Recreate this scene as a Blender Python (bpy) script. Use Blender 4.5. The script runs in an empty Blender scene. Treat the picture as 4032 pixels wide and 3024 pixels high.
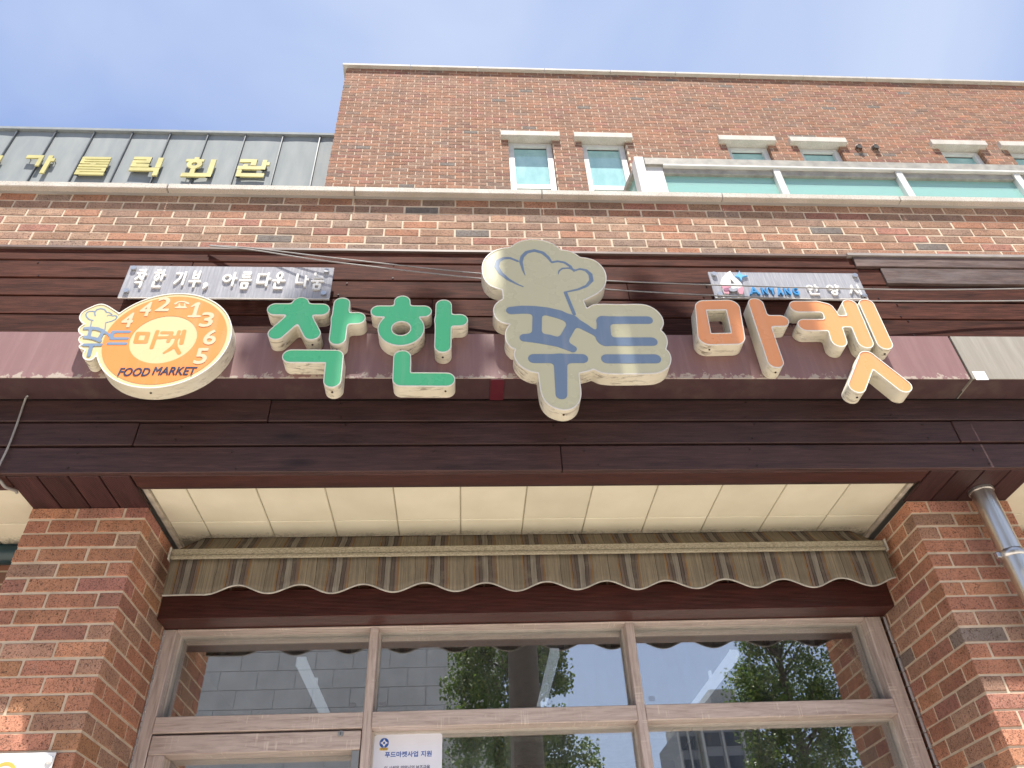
import bpy, bmesh, math, random
import numpy as np
from mathutils import Vector, Matrix
random.seed(7)
rng = random.Random(11)
R = math.radians
C = bpy.context.scene.collection
S = bpy.context.scene
# ------------------------------------------------------------------ camera, world, sun, exposure
# Geometry below is measured with the lens at the origin; everything is lifted by EYE at the end.
EYE = 1.6
FW = np.array([0.06255656, 0.77289375, 0.63144432])
RT = np.array([0.99804103, -0.04900315, -0.03889461])
UP = np.array([-0.00088136, -0.63264046, 0.77444514])
FPX = 3035.76
cam = bpy.data.cameras.new('camera'); camo = bpy.data.objects.new('camera', cam); C.objects.link(camo)
cam.sensor_width = 36; cam.lens = FPX / 4032 * 36; cam.clip_end = 3000; cam.clip_start = 0.02
camo.matrix_world = Matrix(((RT[0], UP[0], -FW[0], 0), (RT[1], UP[1], -FW[1], 0), (RT[2], UP[2], -FW[2], EYE), (0, 0, 0, 1)))
S.camera = camo
SUN_EL, SUN_AZ = R(70.5), R(-6)        # azimuth measured from the facade's normal
sd = Vector((math.sin(SUN_AZ) * math.cos(SUN_EL), -math.cos(SUN_AZ) * math.cos(SUN_EL), math.sin(SUN_EL)))
sun = bpy.data.lights.new('sun', 'SUN'); suno = bpy.data.objects.new('sun', sun); C.objects.link(suno)
sun.energy = 5.0; sun.angle = R(0.53); sun.color = (1, 0.95, 0.87)
suno.rotation_euler = (-sd).to_track_quat('-Z', 'Y').to_euler(); suno.location = (0, -5, 30)
w = bpy.data.worlds.new('World'); S.world = w; w.use_nodes = True
nt = w.node_tree; nt.nodes.clear()
N = nt.nodes.new; L = nt.links.new
out = N('ShaderNodeOutputWorld'); bg = N('ShaderNodeBackground'); bg.inputs[1].default_value = 0.095
sky = N('ShaderNodeTexSky'); sky.sky_type = 'NISHITA'; sky.sun_disc = False
sky.sun_elevation = SUN_EL; sky.sun_rotation = math.atan2(sd.x, sd.y)
sky.air_density = 1.0; sky.dust_density = 1.6; sky.ozone_density = 1.4; sky.altitude = 50
tc = N('ShaderNodeTexCoord'); mp = N('ShaderNodeMapping'); mp.inputs['Scale'].default_value = (1.1, 1.1, 2.6); mp.inputs['Location'].default_value = (2.6, 6.1, 5.2)
nz = N('ShaderNodeTexNoise'); nz.inputs['Scale'].default_value = 1.3; nz.inputs['Detail'].default_value = 5; nz.inputs['Roughness'].default_value = 0.45; nz.inputs['Distortion'].default_value = 0.5
cr = N('ShaderNodeValToRGB'); cr.color_ramp.elements[0].position = 0.36; cr.color_ramp.elements[1].position = 0.72
cr.color_ramp.elements[0].color = (0.0, 0.0, 0.0, 1); cr.color_ramp.elements[1].color = (0.80, 0.80, 0.80, 1)
m0 = N('ShaderNodeMix'); m0.data_type = 'RGBA'; m0.inputs[0].default_value = 0.72; m0.inputs[7].default_value = (1.42, 2.10, 4.10, 1)
mx = N('ShaderNodeMix'); mx.data_type = 'RGBA'; mx.inputs[7].default_value = (3.7, 4.15, 5.0, 1)
L(tc.outputs['Generated'], mp.inputs[0]); L(mp.outputs[0], nz.inputs['Vector']); L(nz.outputs[0], cr.inputs[0])
L(sky.outputs[0], m0.inputs[6]); L(cr.outputs[0], mx.inputs[0]); 
sz = N('ShaderNodeSeparateXYZ'); L(tc.outputs['Generated'], sz.inputs[0]); hr = N('ShaderNodeValToRGB'); hr.color_ramp.elements[0].position = 0.0; hr.color_ramp.elements[0].color = (0.75, 0.75, 0.75, 1); hr.color_ramp.elements[1].position = 0.55; hr.color_ramp.elements[1].color = (0, 0, 0, 1)
hz = N('ShaderNodeMix'); hz.data_type = 'RGBA'; hz.inputs[7].default_value = (3.3, 3.8, 4.9, 1)
L(m0.outputs[2], mx.inputs[6]); L(sz.outputs[2], hr.inputs[0]); L(hr.outputs[0], hz.inputs[0]); L(mx.outputs[2], hz.inputs[6]); L(hz.outputs[2], bg.inputs[0]); L(bg.outputs[0], out.inputs[0])
vs = S.view_settings; vs.view_transform = 'Standard'; vs.look = 'None'; vs.gamma = 1; vs.use_curve_mapping = False
vs.exposure = 1.14
S.cycles.max_bounces = 8; S.cycles.transparent_max_bounces = 12
S.cycles.caustics_reflective = False; S.cycles.caustics_refractive = False

# ------------------------------------------------------------------ measuring helpers
def at(u, v, Y):
    """point where the sight line through photo pixel (u, v) meets the vertical plane y = Y"""
    d = FW + (u - 2016) / FPX * RT - (v - 1512) / FPX * UP
    d = d / d[1] * Y
    return (float(d[0]), float(d[2]))
# ------------------------------------------------------------------ object helpers
def link(o, parent=None):
    C.objects.link(o)
    if parent is not None: o.parent = parent
    return o
def tag(o, label=None, cat=None, group=None, kind=None):
    if label: o['label'] = label
    if cat: o['category'] = cat
    if group: o['group'] = group
    if kind: o['kind'] = kind
    return o
def thing(name, loc, label, cat, group=None):
    o = bpy.data.objects.new(name, None); o.empty_display_size = 0.1; o.location = loc
    link(o); return tag(o, label, cat, group)
def wloc(p):
    v = Vector((0, 0, 0))
    while p is not None: v = v + p.location; p = p.parent
    return v
def ob(name, me, m, parent=None, loc=None, keep=False):
    """mesh built in scene coordinates -> object (child of parent, same place)"""
    o = bpy.data.objects.new(name, me)
    if m is not None and not me.materials: me.materials.append(m)
    if parent is not None and not keep: me.transform(Matrix.Translation(-wloc(parent)))
    if loc is not None: o.location = loc
    return link(o, parent)
class MB:
    def __init__(s): s.v = []; s.f = []; s.m = []
    def add(s, vs, fs, mi=0):
        b = len(s.v); s.v += [tuple(p) for p in vs]; s.f += [tuple(b + i for i in f) for f in fs]; s.m += [mi] * len(fs)
    def box(s, x0, x1, y0, y1, z0, z1, mi=0, bev=0):
        if bev:
            c = ((x0 + x1) / 2, (y0 + y1) / 2, (z0 + z1) / 2); h = ((x1 - x0) / 2, (y1 - y0) / 2, (z1 - z0) / 2); b = min(bev, min(h) * 0.6)
            vs = []; idx = {}
            for sx in (-1, 1):
                for sy in (-1, 1):
                    for sz in (-1, 1):
                        for a in range(3):
                            p = [sx * h[0], sy * h[1], sz * h[2]]; sg = (sx, sy, sz)
                            for q in range(3):
                                if q != a: p[q] -= sg[q] * b
                            idx[(sx, sy, sz, a)] = len(vs); vs.append((c[0] + p[0], c[1] + p[1], c[2] + p[2]))
            fs = []
            for a in range(3):
                q, r = [(1, 2), (2, 0), (0, 1)][a]
                for sg in (-1, 1):
                    k = []
                    for (i, j) in ((-1, -1), (1, -1), (1, 1), (-1, 1)):
                        t = [0, 0, 0]; t[a] = sg; t[q] = i; t[r] = j; k.append(idx[(t[0], t[1], t[2], a)])
                    fs.append(k if sg > 0 else k[::-1])
            for a in range(3):
                q, r = [(1, 2), (2, 0), (0, 1)][a]
                for i in (-1, 1):
                    for j in (-1, 1):
                        def K(e, ax):
                            t = [0, 0, 0]; t[a] = e; t[q] = i; t[r] = j; return idx[(t[0], t[1], t[2], ax)]
                        k = [K(-1, q), K(1, q), K(1, r), K(-1, r)]
                        fs.append(k if i * j > 0 else k[::-1])
            for sx in (-1, 1):
                for sy in (-1, 1):
                    for sz in (-1, 1):
                        k = [idx[(sx, sy, sz, a)] for a in range(3)]
                        fs.append(k if sx * sy * sz > 0 else k[::-1])
            s.add(vs, fs, mi)
        else:
            s.add([(x0, y0, z0), (x1, y0, z0), (x1, y1, z0), (x0, y1, z0), (x0, y0, z1), (x1, y0, z1), (x1, y1, z1), (x0, y1, z1)],
                  [(0, 3, 2, 1), (4, 5, 6, 7), (0, 1, 5, 4), (1, 2, 6, 5), (2, 3, 7, 6), (3, 0, 4, 7)], mi)
    def tube(s, pts, r, n=10, mi=0, cap=True):
        pts = [Vector(p) for p in pts]; rs = r if isinstance(r, (list, tuple)) else [r] * len(pts)
        b = len(s.v); up = Vector((0, 0, 1)); ref = None
        for i, p in enumerate(pts):
            t = (pts[min(i + 1, len(pts) - 1)] - pts[max(i - 1, 0)]).normalized()
            if ref is None: ref = t.orthogonal().normalized()
            ref = (ref - t * ref.dot(t)).normalized(); q = t.cross(ref)
            for k in range(n):
                a = 2 * math.pi * k / n; s.v.append(tuple(p + (ref * math.cos(a) + q * math.sin(a)) * rs[i]))
        for i in range(len(pts) - 1):
            for k in range(n):
                s.f.append((b + i * n + k, b + i * n + (k + 1) % n, b + (i + 1) * n + (k + 1) % n, b + (i + 1) * n + k)); s.m.append(mi)
        if cap:
            for e, rev in ((b, True), (b + (len(pts) - 1) * n, False)):
                k0 = len(s.v); s.v += [s.v[e + k] for k in range(n)]; t_ = tuple(k0 + k for k in range(n)); s.f.append(t_[::-1] if rev else t_); s.m.append(mi)
    def mesh(s, name, smooth=False, mats=None):
        me = bpy.data.meshes.new(name); me.from_pydata(s.v, [], s.f)
        if mats:
            for m in mats: me.materials.append(m)
            me.polygons.foreach_set('material_index', s.m)
        if smooth: me.polygons.foreach_set('use_smooth', [True] * len(me.polygons))
        me.update(); return me
def boxob(name, x0, x1, y0, y1, z0, z1, m, parent=None, bev=0):
    b = MB(); b.box(x0, x1, y0, y1, z0, z1, 0, bev); return ob(name, b.mesh(name), m, parent)
def tubeob(name, pts, r, m, parent=None, n=10):
    b = MB(); b.tube(pts, r, n); return ob(name, b.mesh(name, True), m, parent)
# ------------------------------------------------------------------ materials
class NT:
    def __init__(s, name):
        s.m = bpy.data.materials.new(name); s.m.use_nodes = True; s.t = s.m.node_tree
        s.b = s.t.nodes['Principled BSDF']; s.o = s.t.nodes['Material Output']
    def n(s, typ, **k):
        x = s.t.nodes.new('ShaderNode' + typ)
        for a, v in k.items():
            if a in x.inputs: x.inputs[a].default_value = v
            else: setattr(x, a, v)
        return x
    def l(s, a, b): s.t.links.new(a, b)
    def pos(s, scale=(1, 1, 1), rnd=None, obj=True):
        g = s.n('TexCoord') if obj else s.n('NewGeometry')
        mp = s.n('Mapping'); mp.inputs['Scale'].default_value = scale
        s.l(g.outputs['Object' if obj else 'Position'], mp.inputs[0])
        if rnd is not None:
            vm = s.n('VectorMath', operation='SCALE'); vm.inputs[0].default_value = (37.1, 17.7, 51.3); s.l(rnd, vm.inputs['Scale']); s.l(vm.outputs[0], mp.inputs['Location'])
        return mp.outputs[0]
    def noise(s, vec, scale=5, detail=4, rough=0.55, dist=0):
        x = s.n('TexNoise', Scale=scale, Detail=detail, Roughness=rough, Distortion=dist); s.l(vec, x.inputs['Vector']); return x.outputs[0]
    def ramp(s, fac, stops, interp='LINEAR'):
        x = s.n('ValToRGB'); r = x.color_ramp; r.interpolation = interp
        while len(r.elements) < len(stops): r.elements.new(0.5)
        for e, (p, c) in zip(r.elements, stops):
            e.position = p; e.color = (c, c, c, 1) if isinstance(c, (int, float)) else tuple(c) + (1,)
        s.l(fac, x.inputs[0]); return x.outputs[0]
    def mix(s, fac, a, b, mode='MIX'):
        x = s.n('Mix', data_type='RGBA', blend_type=mode)
        for i, v in ((0, fac), (6, a), (7, b)):
            if isinstance(v, (int, float)): x.inputs[i].default_value = v
            elif isinstance(v, tuple): x.inputs[i].default_value = tuple(v) + (1,)
            else: s.l(v, x.inputs[i])
        return x.outputs[2]
    def math(s, op, a, b=None):
        x = s.n('Math', operation=op)
        for i, v in ((0, a), (1, b)):
            if v is None: continue
            if isinstance(v, (int, float)): x.inputs[i].default_value = v
            else: s.l(v, x.inputs[i])
        return x.outputs[0]
    def bump(s, h, strength=0.3, dist=0.002):
        x = s.n('Bump', Strength=strength, Distance=dist); s.l(h, x.inputs['Height']); s.l(x.outputs[0], s.b.inputs['Normal'])
    def col(s, c):
        if isinstance(c, tuple): s.b.inputs['Base Color'].default_value = c + (1,)
        else: s.l(c, s.b.inputs['Base Color'])
    def set(s, rough=None, metal=None, spec=None, coat=None):
        if rough is not None:
            if isinstance(rough, (int, float)): s.b.inputs['Roughness'].default_value = rough
            else: s.l(rough, s.b.inputs['Roughness'])
        if metal is not None: s.b.inputs['Metallic'].default_value = metal
        if spec is not None: s.b.inputs['Specular IOR Level'].default_value = spec
        if coat is not None: s.b.inputs['Coat Weight'].default_value = coat; s.b.inputs['Coat Roughness'].default_value = 0.12
def simple(name, c, rough=0.5, metal=0, var=0.15, scale=12, spec=0.5, coat=0, bump=0):
    t = NT(name); p = t.pos()
    nn = t.noise(p, scale, 5)
    lo = tuple(max(0, q * (1 - var)) for q in c); hi = tuple(min(1, q * (1 + var)) for q in c)
    t.col(t.ramp(nn, [(0.3, lo), (0.7, hi)])); t.set(rough, metal, spec, coat)
    if bump: t.bump(t.noise(p, scale * 6, 3), bump, 0.002)
    return t.m
BR = [(0.0, (0.410, 0.200, 0.120)), (0.20, (0.395, 0.185, 0.118)), (0.40, (0.370, 0.170, 0.115)), (0.54, (0.350, 0.200, 0.140)), (0.68, (0.320, 0.195, 0.140)),
      (0.80, (0.345, 0.165, 0.122)), (0.89, (0.315, 0.140, 0.112)), (0.945, (0.420, 0.215, 0.120)), (0.98, (0.205, 0.165, 0.145))]
BU = [(0.0, (0.375, 0.192, 0.118)), (0.22, (0.345, 0.185, 0.122)), (0.42, (0.385, 0.185, 0.112)), (0.58, (0.350, 0.205, 0.138)), (0.72, (0.320, 0.180, 0.128)), (0.86, (0.335, 0.155, 0.112)), (0.95, (0.285, 0.185, 0.138)), (0.985, (0.20, 0.17, 0.15))]
BT = [(0.0, (0.385, 0.225, 0.148)), (0.20, (0.345, 0.212, 0.150)), (0.38, (0.400, 0.205, 0.130)), (0.54, (0.375, 0.240, 0.165)), (0.68, (0.320, 0.205, 0.150)),
      (0.80, (0.370, 0.175, 0.130)), (0.88, (0.420, 0.200, 0.120)), (0.93, (0.300, 0.210, 0.160)), (0.98, (0.185, 0.165, 0.150))]
def brick_mat(name, island=False, gain=1.0, pal=BR):
    t = NT(name)
    if island: r = t.n('NewGeometry').outputs['Random Per Island']
    else: r = t.n('ObjectInfo').outputs['Random']
    base = t.ramp(r, [(a, tuple(min(1, q * gain) for q in c)) for a, c in pal], 'CONSTANT')
    p = t.pos((1, 1, 1), r, obj=not island)
    big = t.noise(p, 9, 3)
    tone = t.ramp(big, [(0.3, 0.80), (0.7, 1.16)])
    c = t.mix(1.0, base, tone, 'MULTIPLY')
    r2 = t.math('FRACT', t.math('MULTIPLY', r, 13.7))
    c = t.mix(1.0, c, t.ramp(r2, [(0, 0.84), (1, 1.14)]), 'MULTIPLY')
    # wire-cut pits
    pit = t.noise(p, 150, 2.0, 0.55, 1.5)
    pm = t.ramp(pit, [(0.385, 1), (0.465, 0)])
    c = t.mix(t.math('MULTIPLY', pm, 0.85), c, (0.075, 0.04, 0.03))
    c = t.mix(t.math('MULTIPLY', t.ramp(t.noise(p, 60, 3), [(0.62, 0), (0.75, 1)]), 0.25), c, (0.5, 0.33, 0.24))
    gp = t.n('NewGeometry').outputs['Position']
    mp2 = t.n('Mapping'); mp2.inputs['Scale'].default_value = (3.0, 3.0, 0.9); t.l(gp, mp2.inputs[0])
    c = t.mix(t.ramp(t.noise(mp2.outputs[0], 1.6, 6, 0.65), [(0.50, 0), (0.80, 0.42)]), c, (0.17, 0.115, 0.085))
    c = t.mix(t.ramp(t.noise(mp2.outputs[0], 4.3, 6, 0.7), [(0.60, 0), (0.78, 0.30)]), c, (0.52, 0.40, 0.31))
    t.col(c); t.set(0.88, spec=0.25)
    h = t.math('SUBTRACT', t.noise(p, 90, 4), t.math('MULTIPLY', pm, 0.9)); t.bump(h, 0.55, 0.003)
    return t.m
M = {}
M['brick'] = brick_mat('brick', False, 1.2); M['brick_far'] = brick_mat('brick_far', True, 1.2); M['brick_tan'] = brick_mat('tan_brick', False, 1, BT); M['brick_tan_far'] = brick_mat('tan_brick_far', True, 0.97, BU); M['brick_up'] = brick_mat('upper_brick', False, 0.97, BU)
def mortar():
    t = NT('mortar'); p = t.pos(obj=False)
    t.col(t.ramp(t.noise(p, 14, 6, 0.65), [(0.3, (0.50, 0.40, 0.30)), (0.55, (0.62, 0.51, 0.39)), (0.75, (0.68, 0.58, 0.46))])); t.set(0.95, spec=0.2)
    t.bump(t.noise(p, 150, 4), 0.5, 0.003); return t.m
M['mortar'] = mortar()
def brick_wall():
    t = NT('brick_courses'); g = t.n('NewGeometry'); sx = t.n('SeparateXYZ'); t.l(g.outputs['Position'], sx.inputs[0])
    cx = t.n('CombineXYZ'); t.l(t.math('ADD', sx.outputs[0], sx.outputs[1]), cx.inputs[0]); t.l(sx.outputs[2], cx.inputs[1])
    b = t.n('TexBrick'); b.inputs['Scale'].default_value = 1; b.inputs['Brick Width'].default_value = 0.2; b.inputs['Row Height'].default_value = 0.067; b.inputs['Mortar Size'].default_value = 0.005
    b.inputs['Color1'].default_value = (0.30, 0.13, 0.08, 1); b.inputs['Color2'].default_value = (0.22, 0.12, 0.085, 1); b.inputs['Mortar'].default_value = (0.5, 0.4, 0.3, 1)
    t.l(cx.outputs[0], b.inputs['Vector']); t.col(b.outputs[0]); t.set(0.9); t.bump(t.math('SUBTRACT', 1.0, b.outputs['Fac']), 0.6, 0.006); return t.m
M['brick_wall'] = brick_wall()
def granite():
    t = NT('granite'); p = t.pos(obj=False)
    c = t.ramp(t.noise(p, 210, 3, 0.7), [(0.32, (0.20, 0.18, 0.16)), (0.45, (0.50, 0.46, 0.41)), (0.62, (0.62, 0.58, 0.52))])
    c = t.mix(t.ramp(t.noise(t.pos((1.5, 1.5, 0.4), obj=False), 4, 5), [(0.42, 0), (0.75, 0.45)]), c, (0.30, 0.27, 0.22))
    t.col(c); t.set(0.75, spec=0.3); t.bump(t.noise(p, 200, 3), 0.25, 0.002); return t.m
M['granite'] = granite()
def wood(name, c0, c1, rough=0.62, vertical=False, ridges=True, red=None, spec=0.3, fade=0.0):
    t = NT(name); oi = t.n('ObjectInfo').outputs['Random']
    sc = (0.9, 9, 9) if not vertical else (9, 0.9, 9)
    p = t.pos(sc, oi)
    g = t.noise(p, 5, 7, 0.62, 0.4)
    c = t.ramp(g, [(0.30, c0), (0.52, tuple((a + b) / 2 for a, b in zip(c0, c1))), (0.72, c1)])
    fine = t.noise(t.pos((2.5, 90, 90) if not vertical else (90, 2.5, 90), oi), 4, 4, 0.6)
    c = t.mix(1.0, c, t.ramp(fine, [(0.3, 0.58), (0.7, 1.38)]), 'MULTIPLY')
    kn = t.n('TexVoronoi', feature='F1'); kn.inputs['Scale'].default_value = 1.0; t.l(t.pos((1.6, 6, 6) if not vertical else (6, 1.6, 6), oi), kn.inputs['Vector'])
    c = t.mix(t.ramp(kn.outputs['Distance'], [(0.03, 0.85), (0.15, 0)]), c, tuple(q * 0.3 for q in c0))
    c = t.mix(1.0, c, t.ramp(oi, [(0, 0.82), (1, 1.2)]), 'MULTIPLY')
    if fade: c = t.mix(t.ramp(t.noise(t.pos((1.2, 5, 5), oi), 3, 5, 0.7), [(0.45, 0), (0.8, fade)]), c, (0.22, 0.20, 0.20))
    t.col(c); t.set(rough, spec=spec)
    if ridges:
        sx = t.n('SeparateXYZ'); t.l(t.n('TexCoord').outputs['Object'], sx.inputs[0])
        ax = sx.outputs[2] if not vertical else sx.outputs[0]
        wv = t.math('SINE', t.math('MULTIPLY', ax, 2 * math.pi / 0.0065))
        t.bump(t.math('ADD', t.math('MULTIPLY', wv, 0.5), fine), 0.45, 0.0016)
    else: t.bump(fine, 0.3, 0.001)
    return t.m
M['plank'] = wood('stained_plank', (0.032, 0.011, 0.008), (0.105, 0.037, 0.025), rough=0.8, spec=0.12)
M['plank_faded'] = wood('faded_plank', (0.06, 0.036, 0.032), (0.165, 0.11, 0.094), fade=0.5)
M['plank_dark'] = wood('fascia_plank', (0.036, 0.016, 0.0155), (0.070, 0.033, 0.030), rough=0.55, spec=0.4)
M['plank_soffit'] = wood('soffit_board', (0.028, 0.011, 0.012), (0.056, 0.022, 0.022), rough=0.55, vertical=True)
M['lintel'] = wood('lintel_wood', (0.045, 0.011, 0.009), (0.095, 0.024, 0.018), rough=0.45, spec=0.45)
M['edge'] = wood('edge_board_wood', (0.030, 0.011, 0.010), (0.062, 0.023, 0.019), rough=0.5, ridges=False)
def oak(name, vert):
    t = NT(name); oi = t.n('ObjectInfo').outputs['Random']
    p = t.pos((1.2, 14, 14) if not vert else (14, 14, 1.2), oi)
    c = t.ramp(t.noise(p, 6, 7, 0.65, 0.6), [(0.3, (0.34, 0.265, 0.235)), (0.5, (0.50, 0.415, 0.38)), (0.72, (0.62, 0.53, 0.49))])
    saw = t.ramp(t.noise(t.pos((110, 3, 3) if not vert else (3, 3, 110), oi), 1.5, 1), [(0.60, 0), (0.66, 1)])
    patch = t.ramp(t.noise(t.pos((4, 9, 9) if not vert else (9, 9, 4), oi), 2, 2), [(0.52, 0), (0.6, 1)])
    c = t.mix(t.math('MULTIPLY', t.math('MULTIPLY', saw, patch), 0.5), c, (0.74, 0.66, 0.59))
    t.col(c); t.set(0.42, spec=0.45); t.bump(t.noise(p, 18, 4), 0.12, 0.001); return t.m
M['oak'] = oak('oak_film_horizontal', False); M['oakv'] = oak('oak_film_vertical', True)
def streaky(name, c, streak, rough=0.4, amt=0.5, dirt=(0.25, 0.19, 0.16), damt=0.35, spec=0.5, metal=0, peel=False):
    t = NT(name); oi = t.n('ObjectInfo').outputs['Random']
    st = t.ramp(t.noise(t.pos((15, 6, 1.1), oi), 1.7, 7, 0.68, 0.3), [(0.45, 0), (0.78, amt)])
    cc = t.mix(st, c, streak)
    cc = t.mix(t.ramp(t.noise(t.pos((2.5, 2.5, 2.5), oi), 3, 6, 0.65), [(0.48, 0), (0.78, damt)]), cc, dirt)
    if peel:
        sx = t.n('SeparateXYZ'); t.l(t.n('TexCoord').outputs['Object'], sx.inputs[0])
        low = t.ramp(sx.outputs[2], [(0.0, 1), (0.09, 0)])
        pe = t.ramp(t.math('ADD', t.noise(t.pos((1, 1, 1), oi), 26, 6, 0.7), t.math('MULTIPLY', low, 0.42)), [(0.84, 0), (0.89, 0.85)])
        cc = t.mix(pe, cc, (0.42, 0.36, 0.30))
    t.col(cc); t.set(rough, metal, spec); t.bump(t.noise(t.pos((1, 1, 1), oi), 60, 4), 0.08, 0.002); return t.m
M['beam'] = streaky('mauve_painted_metal', (0.215, 0.115, 0.112), (0.34, 0.215, 0.205), 0.5, 0.5, (0.20, 0.12, 0.12), 0.45, peel=True)
M['beam_grey'] = streaky('chalky_grey_painted_metal', (0.27, 0.25, 0.21), (0.41, 0.385, 0.34), 0.55, 0.8, (0.30, 0.24, 0.20), 0.3)
M['under'] = streaky('beam_underside', (0.05, 0.022, 0.026), (0.085, 0.05, 0.045), 0.6, 0.3, (0.16, 0.12, 0.09), 0.35)  # darker tone for the beam's downward faces
M['redbit'] = simple('dark_red_steel', (0.09, 0.013, 0.022), 0.4)
def cream():
    t = NT('cream_sign_side'); p = t.pos(obj=False)
    c = t.ramp(t.noise(p, 6, 5), [(0.3, (0.60, 0.56, 0.44)), (0.7, (0.72, 0.69, 0.58))])
    g = t.math('MULTIPLY', t.ramp(t.noise(t.pos((7, 30, 14), obj=False), 1.6, 7, 0.72, 1.0), [(0.51, 0), (0.63, 1)]), t.ramp(t.noise(p, 3.2, 3), [(0.40, 0), (0.55, 1)]))
    c = t.mix(t.math('MULTIPLY', g, 0.85), c, (0.17, 0.14, 0.10))
    t.col(c); t.set(0.4, spec=0.4); return t.m
M['cream'] = cream()
M['trim'] = simple('white_sign_trim', (0.74, 0.72, 0.66), 0.35, var=0.08)
def acrylic(name, c, rough=0.22):
    t = NT(name); p = t.pos(obj=False)
    cc = t.mix(t.ramp(t.noise(p, 2.2, 4), [(0.35, 0.0), (0.75, 0.22)]), c, tuple(min(1, q * 0.82 + 0.04) for q in c))
    dust = t.ramp(t.noise(t.pos((16, 4, 1.3), obj=False), 1.5, 4), [(0.5, 0), (0.85, 0.16)])
    cc = t.mix(dust, cc, (0.62, 0.58, 0.50))
    t.col(cc); t.set(t.ramp(t.noise(p, 5, 4), [(0.3, rough), (0.7, rough + 0.14)]), spec=0.5); return t.m
M['green'] = acrylic('green_acrylic', (0.09, 0.56, 0.26)); M['orange'] = acrylic('orange_acrylic', (0.80, 0.325, 0.125))
M['beige'] = acrylic('beige_acrylic', (0.57, 0.545, 0.36)); M['blueprint'] = acrylic('blue_grey_print', (0.165, 0.235, 0.345), 0.3)
M['cream_face'] = acrylic('cream_print', (0.60, 0.52, 0.28)); M['navy'] = acrylic('navy_print', (0.03, 0.035, 0.075))
M['num'] = acrylic('pale_print', (0.58, 0.50, 0.33)); M['orange_disc'] = acrylic('orange_print', (0.75, 0.26, 0.065))
M['white_letter'] = simple('white_acrylic_letter', (0.74, 0.735, 0.71), 0.35, var=0.06)
M['blue_letter'] = simple('blue_acrylic_letter', (0.06, 0.27, 0.55), 0.3, var=0.12)
M['sky_letter'] = simple('light_blue_acrylic', (0.16, 0.45, 0.78), 0.3, var=0.08)
M['pink'] = simple('pink_acrylic', (0.62, 0.30, 0.36), 0.3); M['mauve'] = simple('plum_acrylic', (0.30, 0.13, 0.20), 0.3)
M['gold'] = simple('pale_gold_painted_metal', (0.54, 0.485, 0.20), 0.32, var=0.12, scale=5)
M['steel'] = simple('brushed_steel', (0.55, 0.55, 0.54), 0.28, 0.9, 0.1)
def stainless():
    t = NT('polished_stainless'); t.col((0.72, 0.685, 0.62)); t.set(t.ramp(t.noise(t.pos((60, 60, 3)), 2, 3), [(0.3, 0.26), (0.7, 0.38)]), 1.0); return t.m
M['stainless'] = stainless()
def panel():
    t = NT('frosted_sign_panel'); oi = t.n('ObjectInfo').outputs['Random']
    st = t.noise(t.pos((60, 6, 3), oi), 2, 5, 0.7)
    c = t.ramp(st, [(0.35, (0.36, 0.36, 0.39)), (0.55, (0.45, 0.455, 0.49)), (0.75, (0.64, 0.64, 0.66))])
    t.col(c); t.set(0.18, spec=0.6)
    tr = t.n('BsdfTransparent'); ms = t.n('MixShader'); ms.inputs[0].default_value = 0.22
    t.l(t.b.outputs[0], ms.inputs[1]); t.l(tr.outputs[0], ms.inputs[2]); t.l(ms.outputs[0], t.o.inputs[0]); return t.m
M['panel'] = panel()
def tiles():
    t = NT('cream_soffit_panel'); oi = t.n('ObjectInfo').outputs['Random']; p = t.pos(obj=False)
    c = t.ramp(t.noise(p, 5, 4), [(0.3, (0.64, 0.605, 0.475)), (0.7, (0.71, 0.675, 0.54))])
    c = t.mix(1.0, c, t.ramp(oi, [(0, 0.94), (1, 1.04)]), 'MULTIPLY')
    sx = t.n('SeparateXYZ'); t.l(t.n('NewGeometry').outputs['Position'], sx.inputs[0])
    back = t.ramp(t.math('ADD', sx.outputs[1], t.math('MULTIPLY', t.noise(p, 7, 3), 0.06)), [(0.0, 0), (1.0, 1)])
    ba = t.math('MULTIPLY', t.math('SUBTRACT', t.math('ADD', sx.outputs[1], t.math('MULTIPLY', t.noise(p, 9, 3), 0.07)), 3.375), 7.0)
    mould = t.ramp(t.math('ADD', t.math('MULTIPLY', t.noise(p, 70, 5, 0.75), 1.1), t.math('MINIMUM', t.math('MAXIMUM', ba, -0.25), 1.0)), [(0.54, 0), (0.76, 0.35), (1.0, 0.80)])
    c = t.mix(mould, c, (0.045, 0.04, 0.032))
    t.col(c); t.set(0.55, spec=0.3); return t.m
M['tile'] = tiles()
M['joint'] = simple('soffit_joint', (0.40, 0.36, 0.27), 0.7)
M['gap'] = simple('dark_recess', (0.035, 0.03, 0.026), 0.8)
M['trim_cream'] = simple('cream_edge_strip', (0.48, 0.43, 0.36), 0.5, var=0.3, scale=20)
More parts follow.
